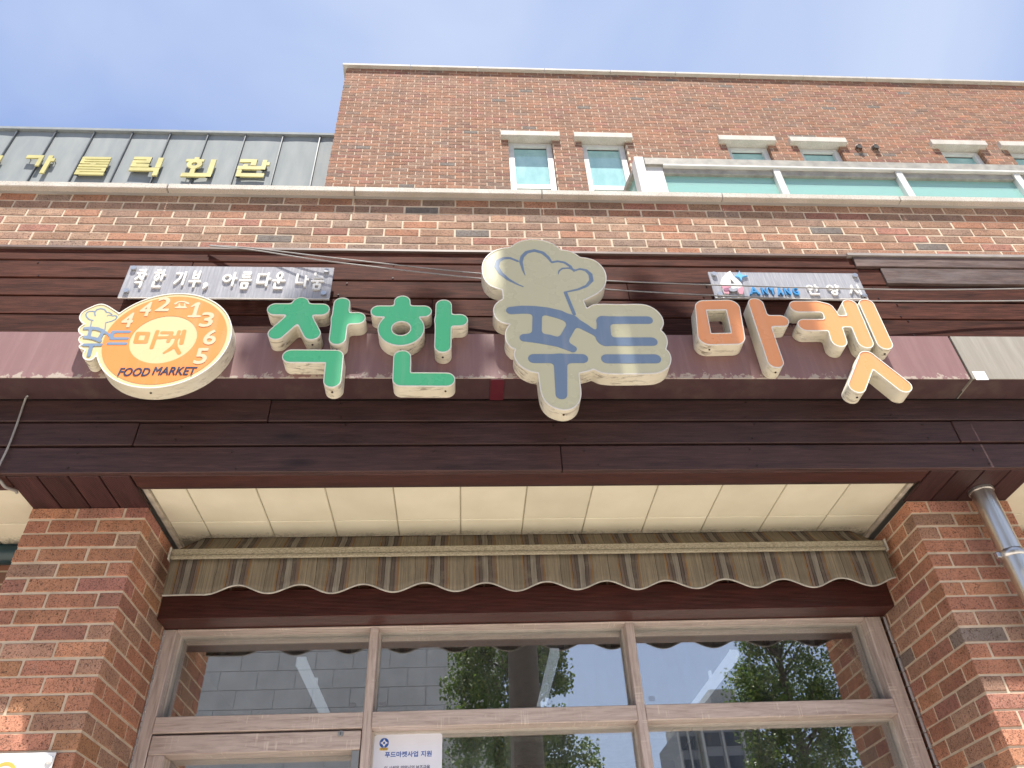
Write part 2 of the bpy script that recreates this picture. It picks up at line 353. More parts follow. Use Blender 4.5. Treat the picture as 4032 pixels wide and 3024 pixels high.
def awning():
    t = NT('striped_awning_canvas'); sx = t.n('SeparateXYZ'); t.l(t.n('NewGeometry').outputs['Position'], sx.inputs[0])
    p = t.pos(obj=False)
    wob = t.math('MULTIPLY', t.math('SUBTRACT', t.noise(t.pos((1, 1, 1), obj=False), 7, 2), 0.5), 0.016)
    fr = t.math('FRACT', t.math('DIVIDE', t.math('ADD', sx.outputs[0], t.math('ADD', wob, 10.03)), 0.222))
    be, be2, ln, mv, gr, og, lt = (0.335, 0.285, 0.205), (0.285, 0.24, 0.175), (0.065, 0.048, 0.042), (0.225, 0.165, 0.14), (0.135, 0.108, 0.095), (0.34, 0.19, 0.075), (0.34, 0.31, 0.265)
    st = [(0, be), (0.19, ln), (0.20, be2), (0.40, og), (0.43, ln), (0.442, mv), (0.50, ln), (0.512, gr), (0.56, ln), (0.574, lt), (0.69, ln), (0.704, gr), (0.765, ln), (0.777, mv), (0.83, og), (0.86, be)]
    c = t.ramp(fr, st, 'CONSTANT')
    ds = t.noise(t.pos((30, 5, 3.2), obj=False), 1.6, 7, 0.72, 0.5)
    c = t.mix(1.0, c, t.ramp(t.noise(t.pos((150, 0.01, 0.6), obj=False), 1.0, 3, 0.6), [(0.30, 0.62), (0.70, 1.22)]), 'MULTIPLY')
    c = t.mix(t.ramp(ds, [(0.38, 0), (0.68, 0.68)]), c, (0.155, 0.132, 0.105))
    c = t.mix(t.ramp(t.noise(t.pos((6, 6, 6), obj=False), 2.2, 6, 0.7), [(0.5, 0), (0.75, 0.5)]), c, (0.30, 0.27, 0.20))
    t.col(c); t.set(0.85, spec=0.2); t.bump(t.noise(p, 300, 2), 0.15, 0.001)
    tl_ = t.n('BsdfTranslucent'); t.l(c, tl_.inputs[0]); ms = t.n('MixShader'); ms.inputs[0].default_value = 0.3
    t.l(t.b.outputs[0], ms.inputs[1]); t.l(tl_.outputs[0], ms.inputs[2]); t.l(ms.outputs[0], t.o.inputs[0])
    return t.m
M['awning'] = awning()
def rail():
    t = NT('mildewed_awning_bar'); p = t.pos((9, 20, 20), obj=False)
    c = t.ramp(t.noise(p, 9, 8, 0.8), [(0.34, (0.13, 0.11, 0.075)), (0.52, (0.34, 0.305, 0.22)), (0.70, (0.52, 0.48, 0.39))]); t.col(c); t.set(0.6); return t.m
M['rail'] = rail()
M['hem'] = simple('white_valance_hem', (0.40, 0.38, 0.34), 0.7, var=0.25, scale=30)
def glass(name, refl, tint, rough=0.0):
    t = NT(name); t.t.nodes.remove(t.b)
    g = t.n('BsdfGlossy'); g.inputs['Roughness'].default_value = rough; g.inputs['Color'].default_value = (0.98, 0.98, 0.96, 1)
    tr = t.n('BsdfTransparent'); tr.inputs[0].default_value = tint + (1,)
    lw = t.n('LayerWeight'); lw.inputs['Blend'].default_value = 0.3
    f = t.math('MINIMUM', t.math('ADD', t.math('MULTIPLY', lw.outputs['Fresnel'], 0.75), refl), 1.0)
    ms = t.n('MixShader'); t.l(f, ms.inputs[0]); t.l(tr.outputs[0], ms.inputs[1]); t.l(g.outputs[0], ms.inputs[2])
    df = t.n('BsdfDiffuse'); df.inputs[0].default_value = (0.62, 0.64, 0.66, 1); m2 = t.n('MixShader'); p = t.pos((7, 7, 1.4), obj=False)
    t.l(t.ramp(t.noise(p, 2.2, 6, 0.7, 0.8), [(0.35, 0.008), (0.78, 0.065)]), m2.inputs[0]); t.l(ms.outputs[0], m2.inputs[1]); t.l(df.outputs[0], m2.inputs[2]); t.l(m2.outputs[0], t.o.inputs[0]); return t.m
M['glass'] = glass('shop_glass', 0.43, (0.93, 0.96, 0.94))
def teal():
    t = NT('teal_film_glass'); c = t.ramp(t.noise(t.pos((2, 2, 0.8)), 3, 5), [(0.3, (0.25, 0.47, 0.47)), (0.7, (0.38, 0.62, 0.61))]); t.col(c); t.set(0.06, spec=0.9, coat=0.4); return t.m
M['teal'] = teal()
def tealclear():
    t = NT('green_tinted_glass'); t.col((0.46, 0.74, 0.70)); t.set(0.05, spec=0.9)
    tr = t.n('BsdfTransparent'); tr.inputs[0].default_value = (0.55, 0.85, 0.78, 1); ms = t.n('MixShader'); ms.inputs[0].default_value = 0.45
    t.l(t.b.outputs[0], ms.inputs[1]); t.l(tr.outputs[0], ms.inputs[2]); t.l(ms.outputs[0], t.o.inputs[0]); return t.m
M['teal_clear'] = tealclear()
M['white_frame'] = simple('white_window_frame', (0.62, 0.615, 0.59), 0.45, var=0.1, scale=6)
M['grey_alu'] = simple('weathered_white_aluminium', (0.60, 0.59, 0.55), 0.45, var=0.18, scale=9)
def zinc():
    t = NT('grey_zinc_cladding'); oi = t.n('ObjectInfo').outputs['Random']
    c = t.ramp(t.noise(t.pos((3, 3, 0.7), oi), 2.2, 5), [(0.3, (0.235, 0.26, 0.27)), (0.7, (0.30, 0.32, 0.32))])
    c = t.mix(t.ramp(t.noise(t.pos((45, 45, 1.2), oi), 2, 4), [(0.62, 0), (0.72, 0.25)]), c, (0.33, 0.33, 0.32))
    t.col(c); t.set(0.8, 0.0, 0.15); return t.m
M['zinc'] = zinc(); M['seam'] = simple('zinc_seam', (0.13, 0.14, 0.145), 0.4, 0.35)
M['concrete'] = simple('concrete', (0.36, 0.35, 0.33), 0.9, var=0.15, scale=3)
M['cable'] = simple('grey_cable', (0.30, 0.29, 0.28), 0.6); M['blackcable'] = simple('dark_cable', (0.05, 0.05, 0.05), 0.5)
M['dark'] = simple('dark_interior_paint', (0.05, 0.052, 0.05), 0.8); M['floor'] = simple('shop_floor', (0.30, 0.29, 0.27), 0.5)
M['galv'] = simple('galvanised_steel', (0.84, 0.88, 0.89), 0.45, 0.0, 0.3, scale=25)
M['board'] = simple('green_chalk_board', (0.27, 0.45, 0.34), 0.6)
M['lampwhite'] = simple('white_lamp_housing', (0.80, 0.82, 0.85), 0.4, var=0.03)
_b = M['lampwhite'].node_tree.nodes['Principled BSDF']; _b.inputs['Emission Color'].default_value = (0.75, 0.82, 1, 1); _b.inputs['Emission Strength'].default_value = 0.30
M['poster'] = simple('white_card', (0.76, 0.79, 0.90), 0.35, var=0.02); M['pblue'] = simple('blue_ink', (0.02, 0.10, 0.42), 0.4, var=0.03)
M['pdark'] = simple('dark_blue_ink', (0.015, 0.03, 0.11), 0.4); M['yellow'] = simple('yellow_ink', (0.62, 0.42, 0.10), 0.4)
M['hose'] = simple('ribbed_cream_hose', (0.76, 0.72, 0.58), 0.5)
M['nail'] = simple('dark_nail', (0.05, 0.035, 0.03), 0.4, 0.6)
M['caulk'] = simple('grey_caulk', (0.34, 0.32, 0.33), 0.7)
M['white_enamel'] = simple('white_enamel_plate', (0.74, 0.76, 0.78), 0.3, var=0.04)
M['teal_dark'] = simple('dark_teal_paint', (0.008, 0.035, 0.045), 0.35)
# ================================================================== LARGE STRUCTURE
def struct(o): o['kind'] = 'structure'; return o
G = -EYE
# ground, pavement, kerb, road
M['paving'] = simple('pale_paving', (0.53, 0.475, 0.41), 0.9, var=0.12, scale=2); M['asphalt'] = simple('asphalt', (0.055, 0.055, 0.055), 0.9, var=0.2, scale=4)
M['earth'] = simple('ground', (0.16, 0.155, 0.14), 0.95, var=0.2, scale=0.5)
struct(boxob('ground', -900, 900, -900, 900, G - 0.4, G - 0.16, M['earth']))
struct(boxob('pavement', -60, 60, -5.6, 3.66, G - 0.14, G, M['paving']))
struct(boxob('kerb', -60, 60, -5.76, -5.602, G - 0.15, G + 0.004, M['granite'], bev=0.015))
struct(boxob('road', -60, 60, -10.9, -5.762, G - 0.158, G - 0.13, M['asphalt']))
b = MB()
for i in range(-14, 15): b.box(i * 4 - 1, i * 4 + 1, -8.38, -8.26, G - 0.129, G - 0.1265)
mk = ob('road_marking', b.mesh('road_marking'), simple('white_road_paint', (0.7, 0.7, 0.68), 0.7)); mk['kind'] = 'structure'
struct(boxob('far_pavement', -60, 60, -16, -10.9, G - 0.15, G, M['paving']))

# ---------------------------------------------------------------- bricks
BM = {}
def brick_mesh(wd, d, h=0.057, m='brick'):
    k = (round(wd, 3), round(d, 3), round(h, 3), m)
    if k not in BM:
        b = MB(); b.box(-wd / 2, wd / 2, -d / 2, d / 2, -h / 2, h / 2, 0, 0.0022); BM[k] = b.mesh('brick'); BM[k].materials.append(M[m])
    return BM[k]
def put_brick(parent, x0, x1, y0, y1, z0, z1, m='brick'):
    o = bpy.data.objects.new('brick', brick_mesh(x1 - x0, y1 - y0, z1 - z0, m))
    o.location = Vector(((x0 + x1) / 2, (y0 + y1) / 2, (z0 + z1) / 2)) - parent.location + Vector((rng.uniform(-.0012, .0012), rng.uniform(-.0016, .0007), rng.uniform(-.0014, .0014)))
    o.rotation_euler = (rng.uniform(-.004, .004), rng.uniform(-.008, .008), rng.uniform(-.005, .005))
    return link(o, parent)
def pillar(x0, x1, ztop, joint0, first_header, inner, label):
    """front corner bricks turn the corner; inner = +1 when the reveal on the +x side faces the doorway"""
    Y0, Y1 = 3.034, 3.66
    t = thing('brick_pillar', ((x0 + x1) / 2, (Y0 + Y1) / 2, G), label, 'pillar', 'brick pillars beside the shop window')
    boxob('mortar_core', x0 + 0.003, x1 - 0.003, Y0 + 0.003, Y1 - 0.004, G, ztop - 0.001, M['mortar'], t)
    deep = MB(); k = 0; far = MB()
    while True:
        z1 = ztop if (k == 0) else joint0 - 0.067 * (k - 1) - 0.005
        z0 = joint0 - 0.067 * k + 0.005
        if z0 < G: break
        if z1 - z0 < 0.012: k += 1; continue
        if z1 - z0 > 0.06: z1 = z0 + 0.057
        hd = (k % 2 == 0) == first_header
        add = (lambda *a: put_brick(t, *a)) if z0 > 0.40 else (lambda *a: deep.box(*a))
        wf = 0.09 if hd else 0.19; df = 0.19 if hd else 0.09
        cx = [(x1 - wf, x1)] if inner > 0 else [(x0, x0 + wf)]
        add(cx[0][0], cx[0][1], Y0, Y0 + df, z0, z1)
        # rest of the front course
        if inner > 0:
            e = x1 - wf - 0.01
            while e - x0 > 0.03:
                s = max(x0, e - 0.19); add(s, e, Y0, Y0 + 0.09, z0, z1); e = s - 0.01
        else:
            s = x0 + wf + 0.01
            while x1 - s > 0.03:
                e = min(x1, s + 0.19); add(s, e, Y0, Y0 + 0.09, z0, z1); s = e + 0.01
        # reveal
        s = Y0 + df + 0.01
        xa, xb = (x1 - 0.09, x1) if inner > 0 else (x0, x0 + 0.09)
        while Y1 - s > 0.02:
            e = min(Y1, s + 0.19); add(xa, xb, s, e, z0, z1)
            ya, yb = (x0, x0 + 0.09) if inner > 0 else (x1 - 0.09, x1)
            far.box(ya, yb, max(s, Y0 + 0.10), e, z0, z1); s = e + 0.01
        k += 1
    for mb in (deep, far):
        o = ob('brick', mb.mesh('bricks'), M['brick_far'], t); o['kind'] = 'stuff'
    return t
pillar(-1.87, -1.38, 1.777, 1.722, True, 1, 'brick pillar on the left of the shop window with a white plate on it')
pillar(2.06, 2.55, 1.777, 1.711, True, -1, 'brick pillar on the right of the shop window with a steel drainpipe in front')

# brick parapet band above the timber
band = thing('parapet_wall', (0.4, 2.95, 3.17), 'band of reddish tan brickwork capped with granite above the timber boards', 'wall')
BX0, BX1 = -3.6, 4.4
boxob('mortar_core', BX0 + 0.02, BX1 - 0.02, 2.8702, 3.09, 3.17, 3.755, M['mortar'], band)
px0 = [at(435 / 3.16, 700 + 245 / 3.16, 2.868)[0], at(160 / 3.16, 700 + 335 / 3.16, 2.868)[0], at(325 / 3.16, 700 + 440 / 3.16, 2.868)[0], at(30 / 3.16, 700 + 540 / 3.16, 2.868)[0], at(207 / 3.16, 700 + 640 / 3.16, 2.868)[0], at(380 / 3.16, 700 + 745 / 3.16, 2.868)[0], at(108 / 3.16, 700 + 820 / 3.16, 2.868)[0]]
for r in range(7):
    zt = 3.752 - 0.067 * r; x = px0[r] - 0.2 * math.ceil((px0[r] - BX0) / 0.2)
    while x < BX1:
        a, e = max(BX0, x + 0.005), min(BX1, x + 0.195)
        if e - a > 0.03: put_brick(band, a, e, 2.868, 2.955, zt - 0.057, zt, 'brick_tan')
        x += 0.2
def coping(parent, xs, y0, y1, z0, z1):
    for a, e in zip(xs[:-1], xs[1:]): boxob('coping_stone', a + 0.0025, e - 0.0025, y0, y1, z0, z1, M['granite'], parent, 0.004)
cj = [at(x, y, 2.815)[0] for x, y in ((660, 727), (1395, 745), (2136, 770), (2848, 775), (3545, 778))]
st = (cj[-1] - cj[0]) / 4
coping(band, [cj[0] - st * 2, cj[0] - st] + cj + [cj[-1] + st, cj[-1] + 2 * st], 2.8175, 3.13, 3.757, 3.803)
boxob('coping_bed', BX0, BX1, 2.853, 3.10, 3.7535, 3.757, M['concrete'], band)
struct(boxob('terrace_floor', -9, 12, 3.13, 6.6, 3.3, 3.6, M['concrete']))

# ---------------------------------------------------------------- timber fascia
fas = thing('timber_fascia', (0.4, 2.8, 1.78), 'dark stained boards fixed across the shop front behind the sign beam', 'cladding')
FX0, FX1 = -3.4, 4.2; YF = 2.755
boxob('backing_board', FX0, FX1, 2.778, 2.864, 1.80, 3.15, M['gap'], fas)
def row(z0, z1, cuts, mats, dy=None):
    xs = [FX0] + cuts + [FX1]
    for i, (a, e) in enumerate(zip(xs[:-1], xs[1:])):
        d = (dy[i] if dy else rng.uniform(-0.002, 0.002))
        bmm = MB(); bmm.box(a + 0.0015, e - 0.0015, YF + d, YF + d + 0.024, z0, z1, 0, 0.0025)
        ob('plank', bmm.mesh('plank'), M[mats[i] if isinstance(mats, list) else mats], fas)
r1 = at(3352, 1015, YF)[0]; r2 = at(3478, 1090, YF)[0]; r2l = at(760, 1035, YF)[0]
row(3.070, 3.149, [r1], ['plank', 'plank_faded'], [0, -0.012])
row(2.940, 3.060, [r2l, r2], ['plank', 'plank', 'plank_faded'], [0, 0.001, -0.010])
row(2.814, 2.930, [at(2480, 1180, YF)[0]], 'plank')
row(2.688, 2.804, [at(1700, 1240, YF)[0]], 'plank')
row(2.558, 2.678, [at(2900, 1280, YF)[0]], 'plank')
row(2.435, 2.548, [0.3], 'plank')
row(2.042, 2.156, [at(1060, 1620, YF)[0]], 'plank_dark')
row(1.917, 2.031, [at(535, 1710, YF)[0], at(3765, 1700, YF)[0]], 'plank_dark', [-0.001, 0.002, -0.002])
row(1.779, 1.905, [at(2210, 1800, YF)[0]], 'plank_dark', [0, 0.002])
boxob('flashing', FX0, r1 - 0.03, 2.743, 2.866, 3.151, 3.166, simple('dull_brown_flashing', (0.15, 0.105, 0.09), 0.5), fas)
boxob('flashing', r1 - 0.028, FX1, 2.734, 2.866, 3.151, 3.170, simple('pale_grey_flashing', (0.30, 0.27, 0.25), 0.5), fas)
nb = MB()
for zrow, xs_ in (((2.95, 3.05), (-2.15, -1.52, -.35, .62, 1.45, 2.6)), ((2.83, 2.915), (-1.55, -.6, .35, 1.25, 2.2)), ((2.70, 2.79), (-1.58, -.62, .36, 1.22, 2.25)), ((2.57, 2.665), (-1.6, -.6, .35, 1.24, 2.3)),
                 ((2.06, 2.14), (-1.55, -.55, .42, 1.3, 2.0)), ((1.94, 2.015), (-1.6, -1.24, -.5, .42, 1.3, 2.1)), ((1.80, 1.88), (-1.62, -.95, -.1, .55, 1.28, 2.3))):
    for xx in xs_:
        for zz in zrow:
            x = xx + rng.uniform(-.03, .03); z = zz + rng.uniform(-.008, .008)
            nb.tube([(x, 2.7555, z), (x, 2.7520, z)], 0.0042, 7)
o = ob('nail_head', nb.mesh('nail_head'), M['nail'], fas); o['kind'] = 'stuff'
# underside of the fascia: edge board, lip, boards over the pillars
for a, e in ((-3.4, -1.875), (-1.375, 2.055), (2.555, 4.2)):
    boxob('edge_board', a, e, 2.783, 2.872, 1.780, 1.800, M['edge'], fas, 0.003)
    boxob('edge_lip', a, e, 2.877, 2.905, 1.790, 1.806, M['plank_dark'], fas, 0.002)
for x0 in (-1.872, 2.058):
    for i in range(4): boxob('soffit_board', x0 + i * 0.1235 + 0.003, x0 + (i + 1) * 0.1235 - 0.003, 2.783, 3.06, 1.7785, 1.7975, M['plank_soffit'], fas, 0.002)

# ---------------------------------------------------------------- painted sign beam
beam = thing('sign_beam', (0.4, 2.68, 2.158), 'weathered mauve metal box beam carrying the raised letters', 'beam')
jb = at(3783, 1410, 2.604)[0]
def bsec(a, e, m):
    me = MB(); me.box(a, e, 2.604, 2.752, 2.159, 2.426, 0, 0.002); mm = me.mesh('beam_section', mats=[m, M['under']])
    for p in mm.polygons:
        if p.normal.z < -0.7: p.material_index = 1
    s = ob('beam_section', mm, None, beam, keep=True)
    mm.transform(Matrix.Translation((-(a + e) / 2, -2.604, -2.159))); s.location = Vector(((a + e) / 2, 2.604, 2.159)) - beam.location
    return s
bsec(-3.4, jb - 0.006, M['beam']); tag(bsec(jb + 0.006, 4.2, M['beam_grey']), 'greyish chalky section right of the joint')
boxob('joint_light_stop', jb - 0.03, jb + 0.03, 2.70, 2.7535, 2.162, 2.423, M['gap'], beam)  # added behind the joint to keep sun from leaking through
xr = at(1957, 1540, 2.68)[0]; boxob('bracket_strip', xr - 0.03, xr + 0.03, 2.606, 2.752, 2.1535, 2.1575, M['redbit'], beam)
u, v = at(3860, 1480, 2.603); boxob('sticker', u - 0.03, u + 0.03, 2.6015, 2.6035, v - 0.024, v + 0.026, M['white_enamel'], beam)

# ---------------------------------------------------------------- soffit panels
sof = thing('soffit', (0.34, 3.2, 1.81), 'cream square soffit panels over the shop window with mouldy back edge', 'soffit')
boxob('backing', -1.375, 2.055, 2.90, 3.55, 1.8135, 1.84, M['joint'], sof)
tx = [at(x, y, 2.945)[0] for x, y in ((735, 1936), (1010, 1933), (1284, 1930), (1554, 1926), (1816, 1921), (2069, 1918), (2327, 1916), (2575, 1916), (2838, 1915), (3092, 1916), (3345, 1915))]
tx = [-1.35 + 0 * tx[0]] + [tx[0] + (tx[-1] - tx[0]) / 10 * i for i in range(11)] + [2.03]
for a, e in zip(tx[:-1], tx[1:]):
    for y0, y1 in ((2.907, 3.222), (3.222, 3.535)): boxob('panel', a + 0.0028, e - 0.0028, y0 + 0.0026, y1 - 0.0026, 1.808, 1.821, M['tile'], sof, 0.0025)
for a in (-1.376, 2.033): boxob('edge_strip', a, a + 0.022, 2.907, 3.535, 1.802, 1.8215, M['trim_cream'], sof)
for sgn, lab in ((-1, 'left'), (1, 'right')):
    s2 = thing('soffit', (-2.6 if sgn < 0 else 3.4, 3.2, 1.81), 'cream soffit panels seen at the %s picture edge beyond the brick pillar' % lab, 'soffit')
    x0, x1 = (-3.4, -1.873) if sgn < 0 else (2.555, 4.2)
    boxob('dark_backing', x0, x1, 2.90, 3.55, 1.822, 1.84, M['gap'], s2)
    n = 5
    for i in range(n):
        a, e = x0 + (x1 - x0) * i / n, x0 + (x1 - x0) * (i + 1) / n
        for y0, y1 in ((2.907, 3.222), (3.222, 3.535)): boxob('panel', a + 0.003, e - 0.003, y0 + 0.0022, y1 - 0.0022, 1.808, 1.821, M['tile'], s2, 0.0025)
# wall behind the awning and the neighbouring bays
bw = thing('shop_wall', (0.34, 3.7, G), 'brick wall behind the awning and beside the shop bays', 'wall')
boxob('brick_strip', -1.379, 2.059, 3.50, 3.60, 1.56, 1.86, M['brick_wall'], bw)
boxob('side_wall', -3.4, -1.878, 3.58, 3.75, G, 1.86, M['brick_wall'], bw); boxob('side_wall', 2.558, 4.2, 3.58, 3.75, G, 1.86, M['brick_wall'], bw)
u, v = at(30, 2175, 3.45); tl = thing('awning_roll', (-2.45, 3.46, v), 'dark teal rolled awning tube under the soffit at the left picture edge', 'awning')
tubeob('tube', [(-3.3, 3.46, v), (-1.88, 3.46, v)], 0.055, M['teal_dark'], tl, 16)
boxob('wall_bracket', -2.02, -1.98, 3.46, 3.58, v - 0.03, v + 0.03, M['teal_dark'], tl)
boxob('upper_slab', -3.4, 4.2, 2.87, 3.6, 1.86, 3.16, M['concrete'], bw)

# ---------------------------------------------------------------- lintel beam
lin = boxob('lintel_beam', -1.379, 2.059, 3.432, 3.556, 1.4345, 1.568, M['lintel'], None, 0.003); tag(lin, 'deep red stained timber lintel under the striped awning', 'beam')

# ---------------------------------------------------------------- awning
aw = thing('awning', (0.35, 3.35, 1.65), 'retracted striped canvas awning with scalloped valance over the window', 'awning')
ax0, ax1 = -1.322, 2.018
def grid(nu, nv, fn):
    vs = [fn(i / nu, j / nv) for j in range(nv + 1) for i in range(nu + 1)]
    fs = [(j * (nu + 1) + i, j * (nu + 1) + i + 1, (j + 1) * (nu + 1) + i + 1, (j + 1) * (nu + 1) + i) for j in range(nv) for i in range(nu)]
    return vs, fs
def roofp(u, v):
    x = ax0 + 0.012 + (ax1 - ax0 - 0.024) * u; x += (0.34 - x) * 0.048 * v
    return (x, 3.272 + 0.088 * v + 0.012 * math.sin(math.pi * v), 1.692 + 0.108 * v + 0.010 * math.sin(math.pi * v) * (0.6 + 0.5 * math.sin(x * 5.1) + 0.3 * math.sin(x * 13)))
b = MB(); b.add(*grid(120, 8, roofp)); me = b.mesh('canvas', True); o = ob('canvas', me, M['awning'], aw)
md = o.modifiers.new('thickness', 'SOLIDIFY'); md.thickness = 0.002
boxob('front_bar', ax0, ax1, 3.262, 3.290, 1.663, 1.696, M['rail'], aw, 0.004)
boxob('front_bar_lip', ax0, ax1, 3.256, 3.282, 1.643, 1.661, M['rail'], aw, 0.004)
for x in (ax0 - 0.010, ax1 + 0.001): boxob('end_cap', x, x + 0.009, 3.252, 3.294, 1.640, 1.700, M['hem'], aw, 0.003)
c0 = at(935, 2304, 3.27)[0]; c1 = at(2620, 2286, 3.27)[0]; per = (c1 - c0) / 7
crests = [c0 + per * i for i in range(12)]
def hemz(x):
    if x < c0 - per / 2 or x > crests[-1] + per / 2: wv = 0
    else: wv = (1 + math.cos(2 * math.pi * (x - c0) / per)) / 2
    return 1.470 + 0.041 * wv - 0.006 * (x - 0.35) / 1.7
def valp(u, v):
    x = ax0 + 0.004 + (ax1 - ax0 - 0.008) * u; zb = hemz(x); z = 1.645 + (zb - 1.645) * v
    return (x, 3.268 + 0.004 * math.sin(x * 9) * v + 0.003 * math.sin(x * 23 + 1) * v, z)
b = MB(); b.add(*grid(360, 5, valp)); o = ob('valance', b.mesh('valance', True), M['awning'], aw)
md = o.modifiers.new('thickness', 'SOLIDIFY'); md.thickness = 0.0025
hp = [valp(i / 240, 1) for i in range(241)]; tubeob('hem', hp, 0.0042, M['hem'], o and aw, 6)

# ---------------------------------------------------------------- storefront
sf = thing('shop_window', (0.34, 3.58, G), 'wood-look framed shop window with three top lights between the brick pillars', 'window')
YW = 3.55; YD = 3.67; YG = 3.64
def member(name, x0, x1, z0, z1, m, y0=YW, par=sf, lab=None):
    o = boxob(name, x0, x1, y0, YD, z0, z1, m, par, 0.003)
    if lab: o['label'] = lab
    return o
member('jamb', -1.376, -1.322, G, 1.433, M['oakv']); member('jamb', 1.960, 2.036, G, 1.433, M['oakv'])
member('mullion', -0.436, -0.398, G, 1.424, M['oakv']); member('mullion', 0.772, 0.812, G, 1.424, M['oakv'])
member('head_rail', -1.3215, 1.9595, 1.4245, 1.4335, M['oak'])
bays = [(-1.3215, -0.4365), (-0.3975, 0.7715), (0.8125, 1.9595)]
for i, (a, e) in enumerate(bays): member('transom', a, e, 0.978, 1.045, M['oak'], YW - 0.004)
for i, (a, e) in enumerate(bays[1:]): member('bottom_rail', a, e, G + 0.0, G + 0.35, M['oak'])
bead = simple('pale_glazing_bead', (0.50, 0.46, 0.42), 0.5, var=0.15)
def beads(a, e, z0, z1, par):
    b = MB(); y0, y1 = 3.612, 3.646
    b.box(a, e, y0, y1, z1 - 0.0075, z1); b.box(a, e, y0, y1, z0, z0 + 0.006); b.box(a, a + 0.008, y0, y1, z0 + 0.006, z1 - 0.0075); b.box(e - 0.008, e, y0, y1, z0 + 0.006, z1 - 0.0075)
    ob('glazing_bead', b.mesh('glazing_bead'), bead, par)
for a, e in bays:
    p = boxob('pane', a, e, YG, YG + 0.006, 1.0455, 1.430, M['glass'], sf); beads(a, e, 1.0455, 1.430, sf)
for a, e in bays[1:]:
    p = boxob('pane', a, e, YG, YG + 0.006, G + 0.351, 0.9775, M['glass'], sf); beads(a, e, G + 0.351, 0.9775, sf)
# door leaf in the left bay
dr = boxob('door_top_rail', -1.318, -0.440, 3.548, 3.660, 0.892, 0.969, M['oak'], sf, 0.003)
boxob('door_stile', -1.318, -1.25, 3.550, 3.650, G + 0.02, 0.8915, M['oakv'], sf, 0.003); boxob('door_stile', -0.475, -0.440, 3.553, 3.650, G + 0.02, 0.8915, M['steel'], sf, 0.003)
boxob('door_bottom_rail', -1.249, -0.476, 3.550, 3.650, G + 0.02, G + 0.3, M['oak'], sf, 0.003)
boxob('pane', -1.249, -0.476, YG, YG + 0.006, G + 0.301, 0.8915, M['glass'], sf)
u, v = at(1342, 2889, 3.548); lk = tubeob('lock', [(u, 3.549, v), (u, 3.5425, v)], 0.012, M['steel'], sf, 18); boxob('keyway', u - 0.0012, u + 0.0012, 3.5415, 3.5426, v - 0.006, v + 0.006, M['nail'], lk)
cb = MB()
for k in range(26):
    for x in (-1.378, 2.048): cb.box(x - 0.001, x + (0.006 if x < 0 else 0.011), 3.540, 3.552, 1.43 - 0.067 * k - 0.066, 1.43 - 0.067 * k - 0.001, 0, 0.003)
ob('sealant', cb.mesh('sealant'), M['caulk'], sf)
hk = MB()
for k in range(9):
    z = 1.40 - k * 0.0665; hk.tube([(-1.372, 3.549, z), (-1.372, 3.538, z + 0.002), (-1.366, 3.533, z - 0.004)], 0.0022, 6)
ob('fixing_clip', hk.mesh('fixing_clip', True), M['steel'], sf)
# stamps etched into three panes
def glyph_stamp(px, py):
    b = MB(); x, z = at(px, py, YG - 0.001)
    for q in range(3):
        for w_ in range(5): b.box(x - 0.015 + w_ * 0.0062, x - 0.0112 + w_ * 0.0062, YG - 0.0012, YG - 0.0006, z - 0.010 + q * 0.008, z - 0.0086 + q * 0.008 + (0.003 if (w_ + q) % 2 else 0))
    ob('etched_stamp', b.mesh('etched_stamp'), M['caulk'], sf)
for p in ((1390, 2776), (1507, 2774), (2567, 2750)): glyph_stamp(*p)
# interior
rm = MB(); X0, X1, Y0, Y1, Z0, Z1 = -1.5, 2.2, 3.68, 7.6, G, 1.60
rm.box(X0 - .1, X0, Y0, Y1, Z0, Z1); rm.box(X1, X1 + .1, Y0, Y1, Z0, Z1); rm.box(X0 - .1, X1 + .1, Y1, Y1 + .1, Z0, Z1); rm.box(X0 - .1, X1 + .1, Y0, Y1 + .1, Z1, Z1 + .1); 
struct(ob('room_walls', rm.mesh('room_walls'), M['dark'])); struct(boxob('shop_floor', X0, X1, Y0, Y1, Z0 - 0.05, Z0, M['floor']))
for i, (x, y, lab) in enumerate(((-0.88, 4.24, 'white batten lamp behind the left top light'), (0.50, 4.19, 'white batten lamp behind the middle top light'), (1.53, 4.27, 'white batten lamp behind the right top light'))):
    t = thing('batten_lamp', (x, y + 0.6, 1.55), lab, 'ceiling lamp', 'batten lamps inside the shop')
    boxob('lamp_body', x - 0.024, x + 0.024, y + 0.014, y + 1.2, 1.495, 1.545, M['lampwhite'], t, 0.004); boxob('end_cap', x - 0.026, x + 0.026, y, y + 0.0135, 1.493, 1.547, M['lampwhite'], t, 0.003)
    boxob('hanger', x - 0.008, x + 0.008, y + 0.5, y + 0.52, 1.545, 1.60, M['lampwhite'], t)
